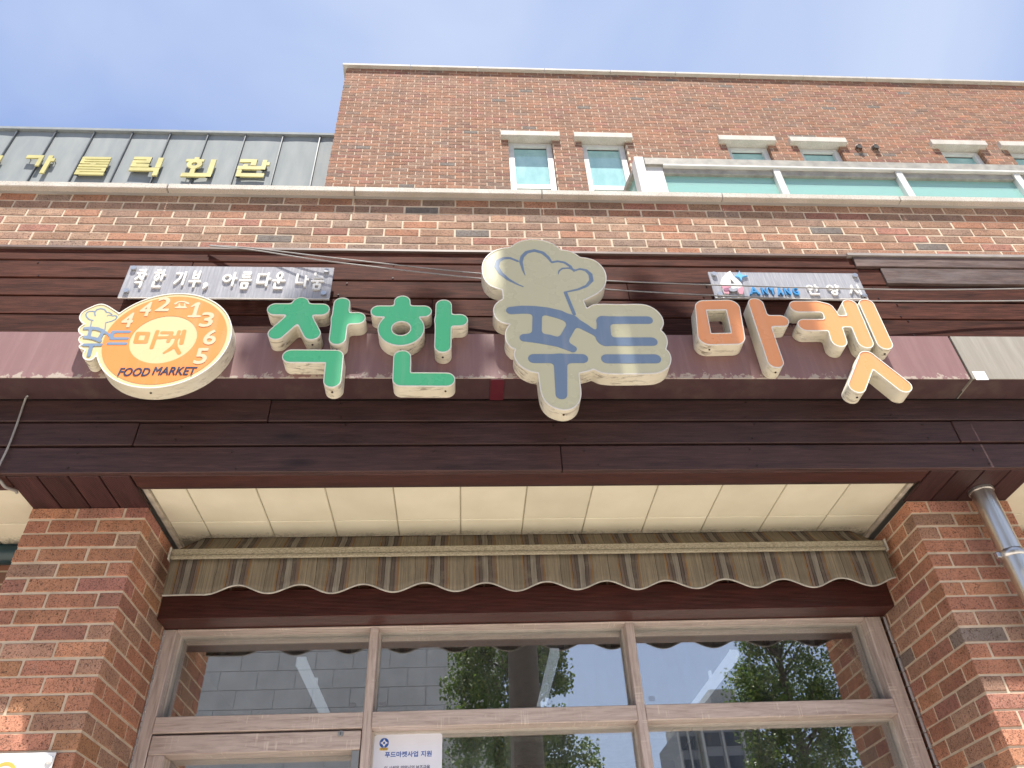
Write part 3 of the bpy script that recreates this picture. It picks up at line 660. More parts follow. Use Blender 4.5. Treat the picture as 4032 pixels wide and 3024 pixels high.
# shelving behind the lower panes
rk = thing('shelf_rack', (0.6, 3.95, G), 'galvanised slotted shelving behind the middle and right panes', 'shelf')
for px, py in ((2005, 2920), (2755, 2900)):
    x, z = at(px, py, 3.70)
    for yy in (3.70, 4.10):
        b = MB(); b.box(x - 0.02, x + 0.02, yy, yy + 0.003, G, 1.02); b.box(x - 0.023, x - 0.0202, yy, yy + 0.04, G, 1.02); ob('upright', b.mesh('upright'), M['galv'], rk)
xa, _ = at(2005, 2920, 3.70); xb, _ = at(2755, 2900, 3.70)
for z in (1.095, 0.965, 0.55, 0.15, -0.3): boxob('shelf', xa + 0.02, xb - 0.025, 3.705, 4.12, z - 0.02, z, M['galv'], rk)
x0, z0 = at(1744, 2885, 3.74); x1, _ = at(1945, 2890, 3.74)
gb = boxob('notice_board', x0, x1, 3.74, 3.76, -0.2, z0, M['board'], None, 0.002); tag(gb, 'dark green board standing behind the glass beside the white notice', 'board')
hs = MB(); hpts = [at(u, v, 3.67) for u, v in ((3275, 2528), (3330, 2555), (3372, 2600), (3420, 2675), (3462, 2748), (3490, 2820), (3520, 2900), (3548, 2975), (3575, 3060))]
pp = []
for i in range(len(hpts) - 1):
    for k in range(12): f = k / 12; pp.append((hpts[i][0] * (1 - f) + hpts[i + 1][0] * f, 3.67, hpts[i][1] * (1 - f) + hpts[i + 1][1] * f))
hs.tube(pp, [0.009 if i % 2 else 0.0125 for i in range(len(pp))], 8)
tag(ob('ribbed_hose', hs.mesh('ribbed_hose'), M['hose']), 'ribbed cream hose hanging inside the right end of the window', 'hose')
# ---------------------------------------------------------------- tall brick building behind
YU = 5.9
tall = thing('brick_building', (3.5, 8, 3.6), 'tall brick building with granite coping and small windows behind the terrace', 'building')
UX0, UX1, UZ0, UZ1 = -1.71, 9.2, 7.62, 10.772
wx = [0.59, 1.575, 3.555, 4.553, 6.56, 7.553]
WW, WT = 0.59, 9.05
lint = [(x - 0.10, x + WW + 0.105) for x in wx]
def xcuts(z0, z1):
    c = []
    if z0 < WT and z1 > UZ0: c += [(x, x + WW) for x in wx]
    if z1 > 9.052 and z0 < 9.165: c += lint
    return c
cells = []; mort = MB()
zs = []; k = 0; ztop = 10.768
while ztop - 0.067 * k > UZ0:
    zt = ztop - 0.067 * k; z0 = zt - 0.057
    ph = -1.31 + (0.1 if k % 2 else 0.0)
    x = ph - 0.2 * math.ceil((ph - UX0) / 0.2)
    cuts = xcuts(z0, zt)
    while x < UX1:
        a, e = max(UX0, x + 0.005), min(UX1, x + 0.195); seg = [(a, e)]
        for (ca, ce) in cuts:
            ns = []
            for (p, q) in seg:
                if ce <= p or ca >= q: ns.append((p, q)); continue
                if ca - p > 0.015: ns.append((p, ca))
                if q - ce > 0.015: ns.append((ce, q))
            seg = ns
        for (p, q) in seg:
            if q - p > 0.02: cells.append((p, q, z0, zt))
        x += 0.2
    k += 1
def dist(c): return math.hypot(YU, (c[0] + c[1]) / 2, c[2])
vis = [c for c in cells if c[2] > 7.86 and -2 < (c[0] + c[1]) / 2 < 6.2 and not ((c[0] + c[1]) / 2 > 2.55 and c[2] < 8.45) and c[1] - c[0] > 0.18]
vis.sort(key=dist); near = set(vis[:298])
rest = MB()
for c in cells:
    if c in near: put_brick(tall, c[0], c[1], YU, YU + 0.09, c[2], c[3], 'brick_up')
    else:
        j = rng.uniform(-0.002, 0.0008); rest.box(c[0], c[1], YU + j, YU + 0.09, c[2] + rng.uniform(-.001, .001), c[3] + rng.uniform(-.001, .001))
o = ob('brick', rest.mesh('brickwork'), M['brick_tan_far'], tall); o['kind'] = 'stuff'
# mortar bed with window openings
def mbox(x0, x1, z0, z1): mort.box(x0, x1, YU + 0.0028, YU + 0.16, z0, z1)
e = UX0 + 0.006
for x in wx: mbox(e, x - 0.004, 7.0, WT + 0.03); e = x + WW + 0.004
mbox(e, UX1, 7.0, WT + 0.03); mbox(UX0 + 0.006, UX1, WT + 0.03, 10.772)
ob('mortar_bed', mort.mesh('mortar_bed'), M['mortar'], tall)
rv = MB()
for x in wx:
    z = WT - 0.005
    while z > UZ0:
        for a in (x - 0.09, x + WW): pass
        z -= 0.067
boxob('wall_core', UX0 + 0.01, UX1, YU + 0.165, YU + 6, 3.6, 10.70, M['brick_wall'], tall)
cjx = UX0 - 0.055; xs = [cjx]
while xs[-1] < UX1: xs.append(xs[-1] + 0.985)
coping(tall, xs, YU - 0.052, YU + 0.30, 10.776, 10.825)
boxob('coping_side', UX0 - 0.052, UX0 + 0.25, YU + 0.302, YU + 6, 10.776, 10.824, M['granite'], tall)
labw = []
for i, x in enumerate(wx):
    boxob('lintel', lint[i][0], lint[i][1], YU - 0.062, YU + 0.10, 9.054, 9.163, M['granite'], tall, 0.005)
    f = MB(); y0, y1 = YU + 0.06, YU + 0.13; t = 0.075
    f.box(x + 0.004, x + t, y0, y1, 7.3, WT - 0.004); f.box(x + WW - t, x + WW - 0.004, y0, y1, 7.3, WT - 0.004); f.box(x + t, x + WW - t, y0, y1, WT - t + 0.01, WT - 0.004); f.box(x + t, x + WW - t, y0 - 0.012, y1, 8.05, 8.13)
    fo = ob('window_frame', f.mesh('window_frame'), M['white_frame'], tall)
    boxob('pane', x + t, x + WW - t, YU + 0.105, YU + 0.112, 8.13, WT - t + 0.01, M['teal'], fo); boxob('pane', x + t, x + WW - t, YU + 0.105, YU + 0.112, 7.3, 8.05, M['teal'], fo)
    boxob('gasket', x + t, x + WW - t, YU + 0.098, YU + 0.106, WT - t - 0.002, WT - t + 0.0105, M['gap'], fo)
for px in (3384, 3449):
    x, z = at(px, 578, YU - 0.04); vt = thing('wall_vent', (x, YU - 0.05, z), 'round hooded vent pipe in the brickwork, %s of the pair' % ('left' if px < 3400 else 'right'), 'vent', 'vent pipes in the upper wall')
    b = MB(); n = 18; rr = 0.048
    for y, r in ((YU + 0.0, rr), (YU - 0.055, rr), (YU - 0.055, rr * 0.82), (YU - 0.0, rr * 0.8)):
        b.v += [(x + r * math.cos(2 * math.pi * q / n), y + (0.03 * (1 - math.sin(2 * math.pi * q / n)) if y < YU - 0.01 else 0), z + r * math.sin(2 * math.pi * q / n)) for q in range(n)]
    for i in range(3):
        for q in range(n): b.f.append((i * n + q, i * n + (q + 1) % n, (i + 1) * n + (q + 1) % n, (i + 1) * n + q))
    b.m = [0] * len(b.f); ob('hood', b.mesh('hood', True), simple('dull_vent_metal', (0.13, 0.105, 0.095), 0.5, 0.3), vt)
    b = MB(); b.add([(x + rr * 0.81 * math.cos(2 * math.pi * q / n), YU - 0.050, z + rr * 0.81 * math.sin(2 * math.pi * q / n)) for q in range(n)], [tuple(range(n))[::-1]]); ob('bore_shade', b.mesh('bore_shade'), M['gap'], vt)  # dark disc stands in for the shade inside the pipe
# small weep holes in the top course
b = MB()
for i in range(9):
    x = -0.60 + i * 0.99; b.box(x - 0.006, x + 0.006, YU - 0.004, YU + 0.0, 10.52, 10.56)
o = ob('weep_tube', b.mesh('weep_tube'), M['gap'], tall)

# ---------------------------------------------------------------- grey metal clad wall with gold letters
YM = 6.3
mw = thing('metal_wall', (-5.5, 6.4, 3.6), 'grey standing seam metal wall carrying gold lettering on the left', 'wall')
boxob('sheathing', -9, -1.72, YM + 0.006, YM + 3, 3.6, 9.60, M['zinc'], mw)
s0 = -6.079; pit = (6.079 - 2.006) / 8
xsm = [s0 + pit * i for i in range(-5, 9)] + [-1.72]
for a, e in zip(xsm[:-1], xsm[1:]):
    def pan(u, v): return (a + 0.004 + (e - a - 0.008) * u, YM - 0.004 * math.sin(math.pi * u) - 0.004 * math.sin(3 * math.pi * v + a) * math.sin(math.pi * u), 7.2 + (9.60 - 7.2) * v)
    b = MB(); b.add(*grid(8, 6, pan)); ob('metal_panel', b.mesh('metal_panel', True), M['zinc'], mw)
for x in xsm[:-1]: boxob('seam', x - 0.0065, x + 0.0065, YM - 0.030, YM + 0.005, 7.2, 9.60, M['seam'], mw)
boxob('ridge_cap', -9, -1.725, YM - 0.045, YM + 3, 9.602, 9.66, M['zinc'], mw, 0.006)
YL = YM - 0.064
def gold(name_label, px_l, px_r, yref, ybot, rects, rings=(), holes=()):
    xl, zt = at(px_l, yref, YL); xr, _ = at(px_r, yref, YL); _, zb = at(px_l, ybot, YL)
    wx_, hz = xr - xl, zt - zb
    t = thing('gold_letter', ((xl + xr) / 2, YL + 0.06, zb), name_label, 'sign letter', 'gold letters on the metal wall')
    for r in rects: boxob('stroke', xl + r[0] * wx_, xl + r[1] * wx_, YL + rng.uniform(0, 0.0012), YL + 0.022, zb + r[2] * hz, zb + r[3] * hz, M['gold'], t, 0.002)
    for (cx, cz, ro, ri) in rings:
        n = 28; b = MB(); c = (xl + cx * wx_, zb + cz * hz)
        for y, r in ((YL, ro), (YL + 0.022, ro), (YL + 0.022, ri), (YL, ri)):
            b.v += [(c[0] + r * math.cos(2 * math.pi * q / n), y, c[1] + r * math.sin(2 * math.pi * q / n)) for q in range(n)]
        for i in range(4):
            for q in range(n): b.f.append((i * n + q, ((i + 1) % 4) * n + q, ((i + 1) % 4) * n + (q + 1) % n, i * n + (q + 1) % n))
        b.m = [0] * len(b.f); ob('ring_stroke', b.mesh('ring_stroke'), M['gold'], t)
    b = MB()
    for r in rects[:: max(1, len(rects) // 3)]:
        for fx in (0.15, 0.85):
            x = xl + (r[0] + (r[1] - r[0]) * fx) * wx_; z = zb + (r[2] + r[3]) / 2 * hz; b.tube([(x, YL + 0.02, z), (x, YM - 0.002, z)], 0.006, 6)
    ob('standoff', b.mesh('standoff'), M['seam'], t)
def zp(s, ox, oy): return lambda x, y: (ox + x / s, oy + y / s)
z1 = zp(3.95, 0, 560); z2 = zp(3.456, 480, 580)
gold('cropped gold letter at the left picture edge', -60, 14, 610, 680, [(0, 1, .62, 1), (0.3, .95, .2, .5)])
gold('gold letter reading 가, two slim shapes', z1(425, 200)[0], z1(890, 200)[0], z1(0, 195)[1], z1(0, 472)[1], [(0, .58, .83, 1), (.44, .58, .4, .83), (.73, .89, 0, 1), (.89, 1, .67, .84)])
gold('gold letter reading 톨, dense stack of bars', z1(1290, 220)[0], z1(1740, 220)[0], z1(0, 222)[1], z1(0, 500)[1], [(0, 1, .875, 1), (0, 1, .74, .84), (0, 1, .61, .705), (0, .13, .61, 1), (.38, .56, .56, .64), (0, 1, .45, .575), (0, 1, .31, .41), (.85, 1, .17, .41), (0, 1, .17, .28), (0, .15, 0, .28), (0, 1, 0, .14)])
gold('gold letter reading 릭, hooked bars with upright', z2(172, 125)[0], z2(580, 125)[0], z2(0, 125)[1], z2(0, 377)[1], [(0, .6, .85, 1), (.44, .6, .66, 1), (0, .6, .66, .81), (0, .14, .45, .81), (0, .6, .45, .63), (.82, 1, .43, .97), (0, 1, .24, .42), (.83, 1, 0, .42)])
gold('gold letter reading 회 with a ring', z2(892, 130)[0], z2(1300, 130)[0], z2(0, 130)[1], z2(0, 395)[1], [(.25, .41, .87, 1), (.0, .6, .77, .9), (.25, .41, .15, .42), (0, 1, 0, .19), (.82, 1, 0, .9)], [(.32, .64, .098, .037)])
gold('gold letter reading 관, rightmost of the row', z2(1605, 157)[0], z2(2030, 157)[0], z2(0, 157)[1], z2(0, 395)[1], [(.02, .57, .82, 1), (.39, .57, .64, 1), (.16, .32, .59, .7), (0, .9, .41, .6), (.75, .9, .41, .975), (.9, 1, .66, .84), (.02, .17, 0, .4), (.02, .91, 0, .2)])

# ---------------------------------------------------------------- glass sunroom on the terrace
sr = thing('sunroom', (4.5, 4.7, 3.6), 'white framed glass sunroom with green tinted panes on the terrace', 'sunroom')
YS = 3.6; SX0 = 1.355; SX1 = 7.6
posts = [1.40, 2.49, 3.50, 4.49, 5.50, 6.5, 7.5]
A = simple('grimy_aluminium', (0.31, 0.295, 0.26), 0.5, var=0.25, scale=14)
b_ = [(1.355, 1.43, YS - 0.035), (1.435, 1.575, YS - 0.012)]
for x0, x1, y in b_: boxob('corner_post', x0, x1, y, YS + 0.07, 3.6, 5.235 if x0 > 1.4 else 5.265, M['white_frame'], sr, 0.004)
for x in posts[1:]: boxob('post', x - 0.028, x + 0.028, YS - 0.03, YS + 0.06, 3.6, 5.14, M['white_frame'], sr, 0.004)
boxob('top_rail', 1.434, SX1, YS - 0.034, YS + 0.07, 5.165, 5.255, A, sr, 0.004)
boxob('drip_rail', 1.576, SX1, YS - 0.042, YS + 0.04, 5.141, 5.1635, M['white_frame'], sr, 0.003)
for i in range(len(posts) - 1):
    a, e = (1.576 if i == 0 else posts[i] + 0.0285), posts[i + 1] - 0.0285
    f = boxob('sash_rail', a, e, YS - 0.014, YS + 0.04, 5.075, 5.1405, A, sr, 0.003)
    boxob('pane', a, e, YS + 0.012, YS + 0.018, 3.6, 5.0745, M['teal_clear'], sr)
# curved gable and roof
gp = [(YS + 0.0, 5.195), (3.765, 5.292), (3.903, 5.361), (4.02, 5.40), (4.35, 5.47), (4.9, 5.54), (5.88, 5.60)]
def strip(name, pts, x0, x1, th, m):
    b = MB(); n = len(pts)
    for (y, z) in pts: b.v += [(x0, y, z), (x1, y, z), (x1, y, z - th), (x0, y, z - th)]
    for i in range(n - 1):
        for q in range(4): b.f.append((i * 4 + q, i * 4 + (q + 1) % 4, (i + 1) * 4 + (q + 1) % 4, (i + 1) * 4 + q))
    b.f += [(0, 3, 2, 1), ((n - 1) * 4, (n - 1) * 4 + 1, (n - 1) * 4 + 2, (n - 1) * 4 + 3)]
    b.m = [0] * len(b.f); return ob(name, b.mesh(name), m, sr)
strip('gable_rim', gp, 1.356, 1.42, 0.05, A)
b = MB(); pg = [(1.385, y, z - 0.051) for y, z in gp] + [(1.385, 5.88, 3.6), (1.385, YS + 0.072, 3.6)]; b.add(pg + [(p[0] + 0.006, p[1], p[2]) for p in pg], [tuple(range(len(pg))), tuple(range(len(pg), 2 * len(pg)))[::-1]])
ob('gable_pane', b.mesh('gable_pane'), M['teal_clear'], sr)
strip('roof_sheet', [(y, z - 0.012) for y, z in gp], 1.422, SX1, 0.012, simple('pale_roof_sheet', (0.55, 0.62, 0.58), 0.4))
for x in posts[1:]: strip('roof_rib', [(y, z - 0.026) for y, z in gp], x - 0.02, x + 0.02, 0.05, M['white_frame'])
bp = MB()
for x in (1.9, 2.25, 2.8, 3.2, 3.8, 4.2, 4.8, 5.2, 5.8): bp.box(x - 0.16, x + 0.16, 4.55, 4.60, 4.2, 5.05)
tag(ob('folding_screen', bp.mesh('folding_screen'), simple('pale_turquoise_panel', (0.45, 0.68, 0.64), 0.5)), 'pale turquoise panels standing inside the glass sunroom', 'screen')

# ================================================================== SIGNS
def sdf_poly(pts, X, Z):
    pts = np.asarray(pts, float); n = len(pts); d = np.full(X.shape, 1e9); ins = np.zeros(X.shape, bool)
    for i in range(n):
        a = pts[i]; c = pts[(i + 1) % n]; ex, ez = c - a; wx_, wz = X - a[0], Z - a[1]
        t = np.clip((wx_ * ex + wz * ez) / (ex * ex + ez * ez + 1e-15), 0, 1)
        d = np.minimum(d, (wx_ - ex * t) ** 2 + (wz - ez * t) ** 2)
        cond = (a[1] > Z) != (c[1] > Z)
        with np.errstate(divide='ignore', invalid='ignore'): xi = a[0] + (Z - a[1]) * ex / (ez if ez != 0 else 1e-12)
        ins ^= cond & (X < xi)
    d = np.sqrt(d); return np.where(ins, -d, d)
def sdf_cap(pts, rs, X, Z):
    d = np.full(X.shape, 1e9)
    if len(pts) == 1: return np.hypot(X - pts[0][0], Z - pts[0][1]) - rs[0]
    for (a, c, ra, rb) in zip(pts[:-1], pts[1:], rs[:-1], rs[1:]):
        ex, ez = c[0] - a[0], c[1] - a[1]; wx_, wz = X - a[0], Z - a[1]
        t = np.clip((wx_ * ex + wz * ez) / (ex * ex + ez * ez + 1e-15), 0, 1)
        d = np.minimum(d, np.hypot(wx_ - ex * t, wz - ez * t) - (ra + (rb - ra) * t))
    return d
def smin(a, c, k):
    if k <= 0: return np.minimum(a, c)
    h = np.clip(0.5 + 0.5 * (c - a) / k, 0, 1); return c + (a - c) * h - k * h * (1 - h)
def field(prims, k=0.0, res=0.0045, pad=0.03):
    ps = [q for p in prims for q in p[1]]; rmax = max([max(p[2]) if p[0] in 'cC' else 0 for p in prims])
    x0, x1 = min(p[0] for p in ps) - rmax - pad, max(p[0] for p in ps) + rmax + pad
    z0, z1 = min(p[1] for p in ps) - rmax - pad, max(p[1] for p in ps) + rmax + pad
    nx, nz = int((x1 - x0) / res) + 2, int((z1 - z0) / res) + 2
    xs, zs = x0 + np.arange(nx) * res, z0 + np.arange(nz) * res; X, Z = np.meshgrid(xs, zs)
    D = None
    for p in prims:
        d = sdf_cap(p[1], p[2], X, Z) if p[0] in 'cC' else sdf_poly(p[1], X, Z)
        if p[0] in 'CP': D = np.maximum(D, -d)
        else: D = d if D is None else smin(D, d, k)
    return xs, zs, D
def contours(F, lev):
    xs, zs, D = F; D = D - lev; nz, nx = D.shape; ins = D < 0
    segs = {}
    cand = np.argwhere(~((ins[:-1, :-1] == ins[1:, :-1]) & (ins[:-1, :-1] == ins[:-1, 1:]) & (ins[:-1, :-1] == ins[1:, 1:])))
    def pt(e):
        i, j, k = e
        if k == 0: t = D[i, j] / (D[i, j] - D[i, j + 1]); return (xs[j] + t * (xs[1] - xs[0]), zs[i])
        t = D[i, j] / (D[i, j] - D[i + 1, j]); return (xs[j], zs[i] + t * (zs[1] - zs[0]))
    nxt = {}
    for i, j in cand:
        a, b_, c, d = ins[i, j], ins[i, j + 1], ins[i + 1, j + 1], ins[i + 1, j]
        Bt, Rt, Tp, Lf = (i, j, 0), (i, j + 1, 1), (i + 1, j, 0), (i, j, 1)
        code = a * 1 + b_ * 2 + c * 4 + d * 8
        T = {1: [(Lf, Bt)], 2: [(Bt, Rt)], 3: [(Lf, Rt)], 4: [(Rt, Tp)], 5: [(Lf, Bt), (Rt, Tp)], 6: [(Bt, Tp)], 7: [(Lf, Tp)], 8: [(Tp, Lf)], 9: [(Tp, Bt)], 10: [(Bt, Rt), (Tp, Lf)], 11: [(Tp, Rt)], 12: [(Rt, Lf)], 13: [(Rt, Bt)], 14: [(Bt, Lf)]}
        for s, e in T.get(code, []): nxt[s] = e
    loops = []
    while nxt:
        s = next(iter(nxt)); lp = []; c = s
        while c in nxt: n_ = nxt.pop(c); lp.append(pt(c)); c = n_
        if len(lp) > 6:
            P = np.array(lp); P = (np.roll(P, 1, 0) + 2 * P + np.roll(P, -1, 0)) / 4
            loops.append(P)
    return loops
def flat(loops, y0, y1, name):
    """extruded plate between planes y0 (front) and y1 from closed loops (holes by even-odd)"""
    cu = bpy.data.curves.new(name, 'CURVE'); cu.dimensions = '2D'; cu.fill_mode = 'BOTH'; cu.extrude = (y1 - y0) / 2 * 40
    for lp in loops:
        sp = cu.splines.new('POLY'); sp.points.add(len(lp) - 1); sp.use_cyclic_u = True
        co = np.zeros((len(lp), 4), np.float32); co[:, 0] = lp[:, 0] * 40; co[:, 1] = lp[:, 1] * 40; co[:, 3] = 1; sp.points.foreach_set('co', co.ravel())
    o = bpy.data.objects.new(name, cu); me = bpy.data.meshes.new_from_object(o); bpy.data.objects.remove(o); bpy.data.curves.remove(cu)
    me.transform(Matrix.Translation((0, (y0 + y1) / 2, 0)) @ Matrix.Rotation(R(90), 4, 'X') @ Matrix.Scale(1 / 40, 4)); me.materials.clear(); return me
YF1, YB1 = 2.525, 2.603
def channel(prims, k, face_m, parent, names=('letter_box', 'face', 'edge_trim'), trim=0.0040):
    F = field(prims, k); L0 = contours(F, 0); L1 = contours(F, -trim)
    body = ob(names[0], flat(L0, YF1 + 0.004, YB1 - 0.001, names[0]), M['cream'], parent)
    ob(names[2], flat(L0 + L1, YF1 - 0.001, YF1 + 0.0038, names[2]), M['trim'], body)
    ob(names[1], flat(L1, YF1 + 0.0012, YF1 + 0.0036, names[1]), face_m, body)
    # drain screw at the lowest point of each box
    lo = min((p for lp in L0 for p in lp), key=lambda p: p[1])
    tubeob('screw', [(lo[0], YF1 + 0.03, lo[1] + 0.002), (lo[0], YF1 + 0.03, lo[1] - 0.0035)], 0.0045, M['nail'], body, 8)
    return F, body
def cap(T, pts, r): return ('c', [at(*T(*p), YF1) for p in pts], [r] * len(pts) if not isinstance(r, list) else r)
q4 = zp(1.646, 1000, 900); q6 = zp(1.545, 2600, 900); q5 = zp(1.8433, 1800, 900); q3 = zp(3.3515, 280, 1130)
HW = 0.0375
def syl(label, boxes, m):
    t = thing('raised_letter', (0, 2.6, 2.2), label, 'sign letter', 'raised letters on the sign beam')
    x, z = at(*boxes[0][0][0](*boxes[0][0][1][0]), YF1); t.location = (x, YB1, z)
    for bx in boxes:
        prims = []
        for pr in bx: prims.append(cap(*pr) if pr[0] is not None and len(pr) == 3 else pr[1])
        channel(prims, 0.018, m, t)
    return t
syl('green raised letter 착 nearest the orange round sign', [
    [(q4, [(302, 482), (302, 560)], HW), (q4, [(138, 522), (438, 524)], HW * 0.98), (q4, [(296, 545), (146, 678)], HW * 1.02), (q4, [(306, 545), (376, 680)], HW * 1.02)],
    [(q4, [(570, 485), (541, 712)], HW), (q4, [(560, 583), (671, 580)], HW * 0.97)],
    [(q4, [(240, 826), (524, 828), (508, 985)], HW)]], M['green'])
def ring(T, c, r_out, r_in):
    x, z = at(*T(*c), YF1); return [('c', [(x, z)], [r_out]), ('C', [(x, z)], [r_in])]
t = thing('raised_letter', (at(*q4(954, 642), YF1)[0], YB1, 2.3), 'green raised letter 한 with a round hole', 'sign letter', 'raised letters on the sign beam')
rg = ring(q4, (954, 647), 0.104, 0.041)
channel([cap(q4, [(961, 472), (961, 545)], HW), cap(q4, [(808, 536), (1101, 536)], HW * 0.97), rg[0], rg[1]], 0.015, M['green'], t)
channel([cap(q4, [(1230, 498), (1224, 762)], HW), cap(q4, [(1228, 595), (1334, 593)], HW)], 0.015, M['green'], t)
channel([cap(q4, [(961, 832), (956, 976), (1246, 978)], HW * 1.02)], 0.012, M['green'], t)
t = thing('raised_letter', (at(*q6(355, 570), YF1)[0], YB1, 2.4), 'orange raised letter 마 with a square opening', 'sign letter', 'raised letters on the sign beam')
sq = [(200, 436), (470, 434), (530, 705), (240, 708)]; sqi = [(282, 497), (400, 495), (430, 634), (310, 637)]
def shrink(T, pts, r):
    P = [np.array(at(*T(*p), YF1)) for p in pts]; c = sum(P) / 4; o = []
    for p in P: o.append((p[0] - math.copysign(r, p[0] - c[0]), p[1] - math.copysign(r, p[1] - c[1])))
    return o
inner = shrink(q6, sq, 0.05); F_sq = [('c', inner + [inner[0]], [0.05] * 5), ('p', inner), ('P', [at(*q6(*p), YF1) for p in sqi])]
channel(F_sq, 0, M['orange'], t)
channel([cap(q6, [(582, 458), (700, 808)], HW), cap(q6, [(630, 562), (736, 561)], HW * 0.97)], 0.016, M['orange'], t)
t = thing('raised_letter', (at(*q6(1050, 560), YF1)[0], YB1, 2.4), 'orange raised letter 켓 at the right end of the row', 'sign letter', 'raised letters on the sign beam')
channel([cap(q6, [(832, 474), (960, 474), (1010, 486), (1036, 520), (1087, 682)], HW), cap(q6, [(884, 586), (1050, 586)], HW), cap(q6, [(1050, 565), (1190, 563)], HW), cap(q6, [(1153, 466), (1247, 690)], HW)], 0.01, M['orange'], t)
channel([cap(q6, [(1256, 462), (1364, 698)], HW)], 0, M['orange'], t)
channel([cap(q6, [(1262, 785), (1197, 958)], HW * 1.02), cap(q6, [(1262, 785), (1478, 955)], HW * 1.02)], 0.006, M['orange'], t)

# --- big beige sign
hat = [(178, 285), (190, 235), (225, 190), (280, 155), (340, 140), (386, 134), (400, 124), (430, 103), (490, 83), (550, 78), (620, 85), (690, 108), (735, 138), (755, 154), (800, 159), (850, 178), (893, 207), (950, 215), (1010, 237), (1060, 285), (1083, 340), (1080, 395), (1060, 435), (1020, 470), (975, 495), (918, 522), (942, 578), (985, 553), (1050, 547), (1170, 549), (1320, 548), (1390, 560), (1450, 595), (1490, 645), (1500, 690), (1490, 715), (1476, 734), (1500, 755), (1520, 785), (1529, 825), (1524, 855), (1517, 876), (1540, 897), (1555, 940), (1548, 985), (1520, 1020), (1470, 1045), (1400, 1055), (1200, 1058), (1100, 1055), (1040, 1045), (990, 1022), (950, 1036), (889, 1050), (895, 1120), (902, 1180), (898, 1232), (878, 1275), (840, 1305), (790, 1318), (740, 1313), (680, 1290), (635, 1250), (610, 1200), (597, 1130), (588, 1050), (530, 1037), (470, 1007), (430, 965), (410, 915), (422, 875), (390, 863), (355, 820), (347, 770), (356, 730), (382, 694), (330, 685), (285, 657), (263, 612), (265, 570), (290, 535), (332, 508), (327, 446), (250, 420), (208, 385), (185, 340)]
cusp = {(755, 154), (386, 134), (893, 207), (918, 522), (942, 578), (1476, 734), (1517, 876), (990, 1022), (889, 1050), (588, 1050), (422, 875), (382, 694), (332, 508), (327, 446)}
def catmull(P, sharp, n=5):
    out = []; m = len(P)
    for i in range(m):
        p0, p1, p2, p3 = [np.array(P[(i + k) % m], float) for k in (-1, 0, 1, 2)]
        if tuple(P[i]) in sharp: p0 = p1
        if tuple(P[(i + 1) % m]) in sharp: p3 = p2
        for k in range(n):
            s = k / n; out.append(tuple(0.5 * (2 * p1 + (p2 - p0) * s + (2 * p0 - 5 * p1 + 4 * p2 - p3) * s * s + (3 * p1 - p0 - 3 * p2 + p3) * s ** 3)))
    return out
bigs = thing('hat_sign', (at(*q5(860, 700), YF1)[0], YB1, 2.0), 'big beige cloud shaped sign with chef hat and blue 푸드', 'sign')
outl = [at(*q5(*p), YF1) for p in catmull(hat, cusp)]
FB, bigbody = channel([('p', outl)], 0, M['beige'], bigs, ('sign_box', 'face', 'edge_trim'), 0.0048)
def pr(T, pts, ws, close=False):      # artwork stroke with width in picture units
    P = [at(*T(*p), YF1) for p in pts]; return ('c', P, [w for w in ws] if isinstance(ws, list) else [ws] * len(P))
def art(name, prims, m, parent, k=0.0, res=0.0035, lift=0.0, th=0.0013, lev=0):
    F = field(prims, k, res, 0.02); me = flat(contours(F, lev), YF1 - lift, YF1 + th - lift, name); return ob(name, me, m, parent)
u = 1 / 1.8433 / 880 / 2
hatart = [pr(q5, [(510, 433), (440, 405), (370, 368), (315, 322), (285, 275), (297, 235), (335, 215), (385, 213), (440, 236)], [u * w for w in (3, 14, 24, 34, 38, 34, 26, 22, 20)]),
    pr(q5, [(497, 346), (478, 300), (463, 240), (472, 203), (505, 170), (560, 158), (620, 174), (660, 208), (686, 245)], [u * w for w in (3, 16, 28, 30, 30, 30, 30, 26, 14)]),
    pr(q5, [(688, 244), (730, 236), (780, 246), (822, 274), (848, 310)], [u * w for w in (20, 20, 22, 22, 12)]),
    pr(q5, [(732, 335), (740, 306), (765, 288), (810, 286), (850, 298)], [u * w for w in (4, 12, 15, 16, 16)]),
    pr(q5, [(850, 305), (890, 292), (935, 302), (968, 332), (975, 375), (940, 415), (880, 440), (778, 462)], [u * w for w in (14, 18, 26, 32, 32, 24, 20, 12)]),
    pr(q5, [(786, 464), (850, 620)], u * 27)]
art('hat_line', hatart, M['blueprint'], bigbody, 0.0, lift=-0.0005)
hh = 0.0255
fw_ = [pr(q5, [(392, 594), (470, 588), (560, 590), (650, 600), (740, 622), (830, 660)], [hh * .92, hh, hh, hh, hh * 1.05, hh * .95]), pr(q5, [(830, 660), (930, 716), (1030, 778)], [hh * .95, hh * .8, hh * .45]),
    pr(q5, [(582, 620), (578, 790)], 0.0215), pr(q5, [(838, 690), (772, 806)], 0.0225), pr(q5, [(490, 792), (580, 794), (660, 806), (740, 826), (838, 872)], [hh * .9, hh * 1.15, hh * 1.25, hh * 1.1, hh * .75]),
    pr(q5, [(558, 943), (908, 943)], hh * 1.02), pr(q5, [(750, 955), (757, 1205)], [0.030, 0.0245]),
    pr(q5, [(1058, 664), (1384, 664)], hh * .93), pr(q5, [(1084, 820), (1414, 820)], hh), pr(q5, [(1062, 680), (1066, 800)], [0.030, 0.034]), pr(q5, [(1088, 945), (1438, 945)], hh * 1.03)]
art('word_print', fw_, M['blueprint'], bigbody, 0.022)

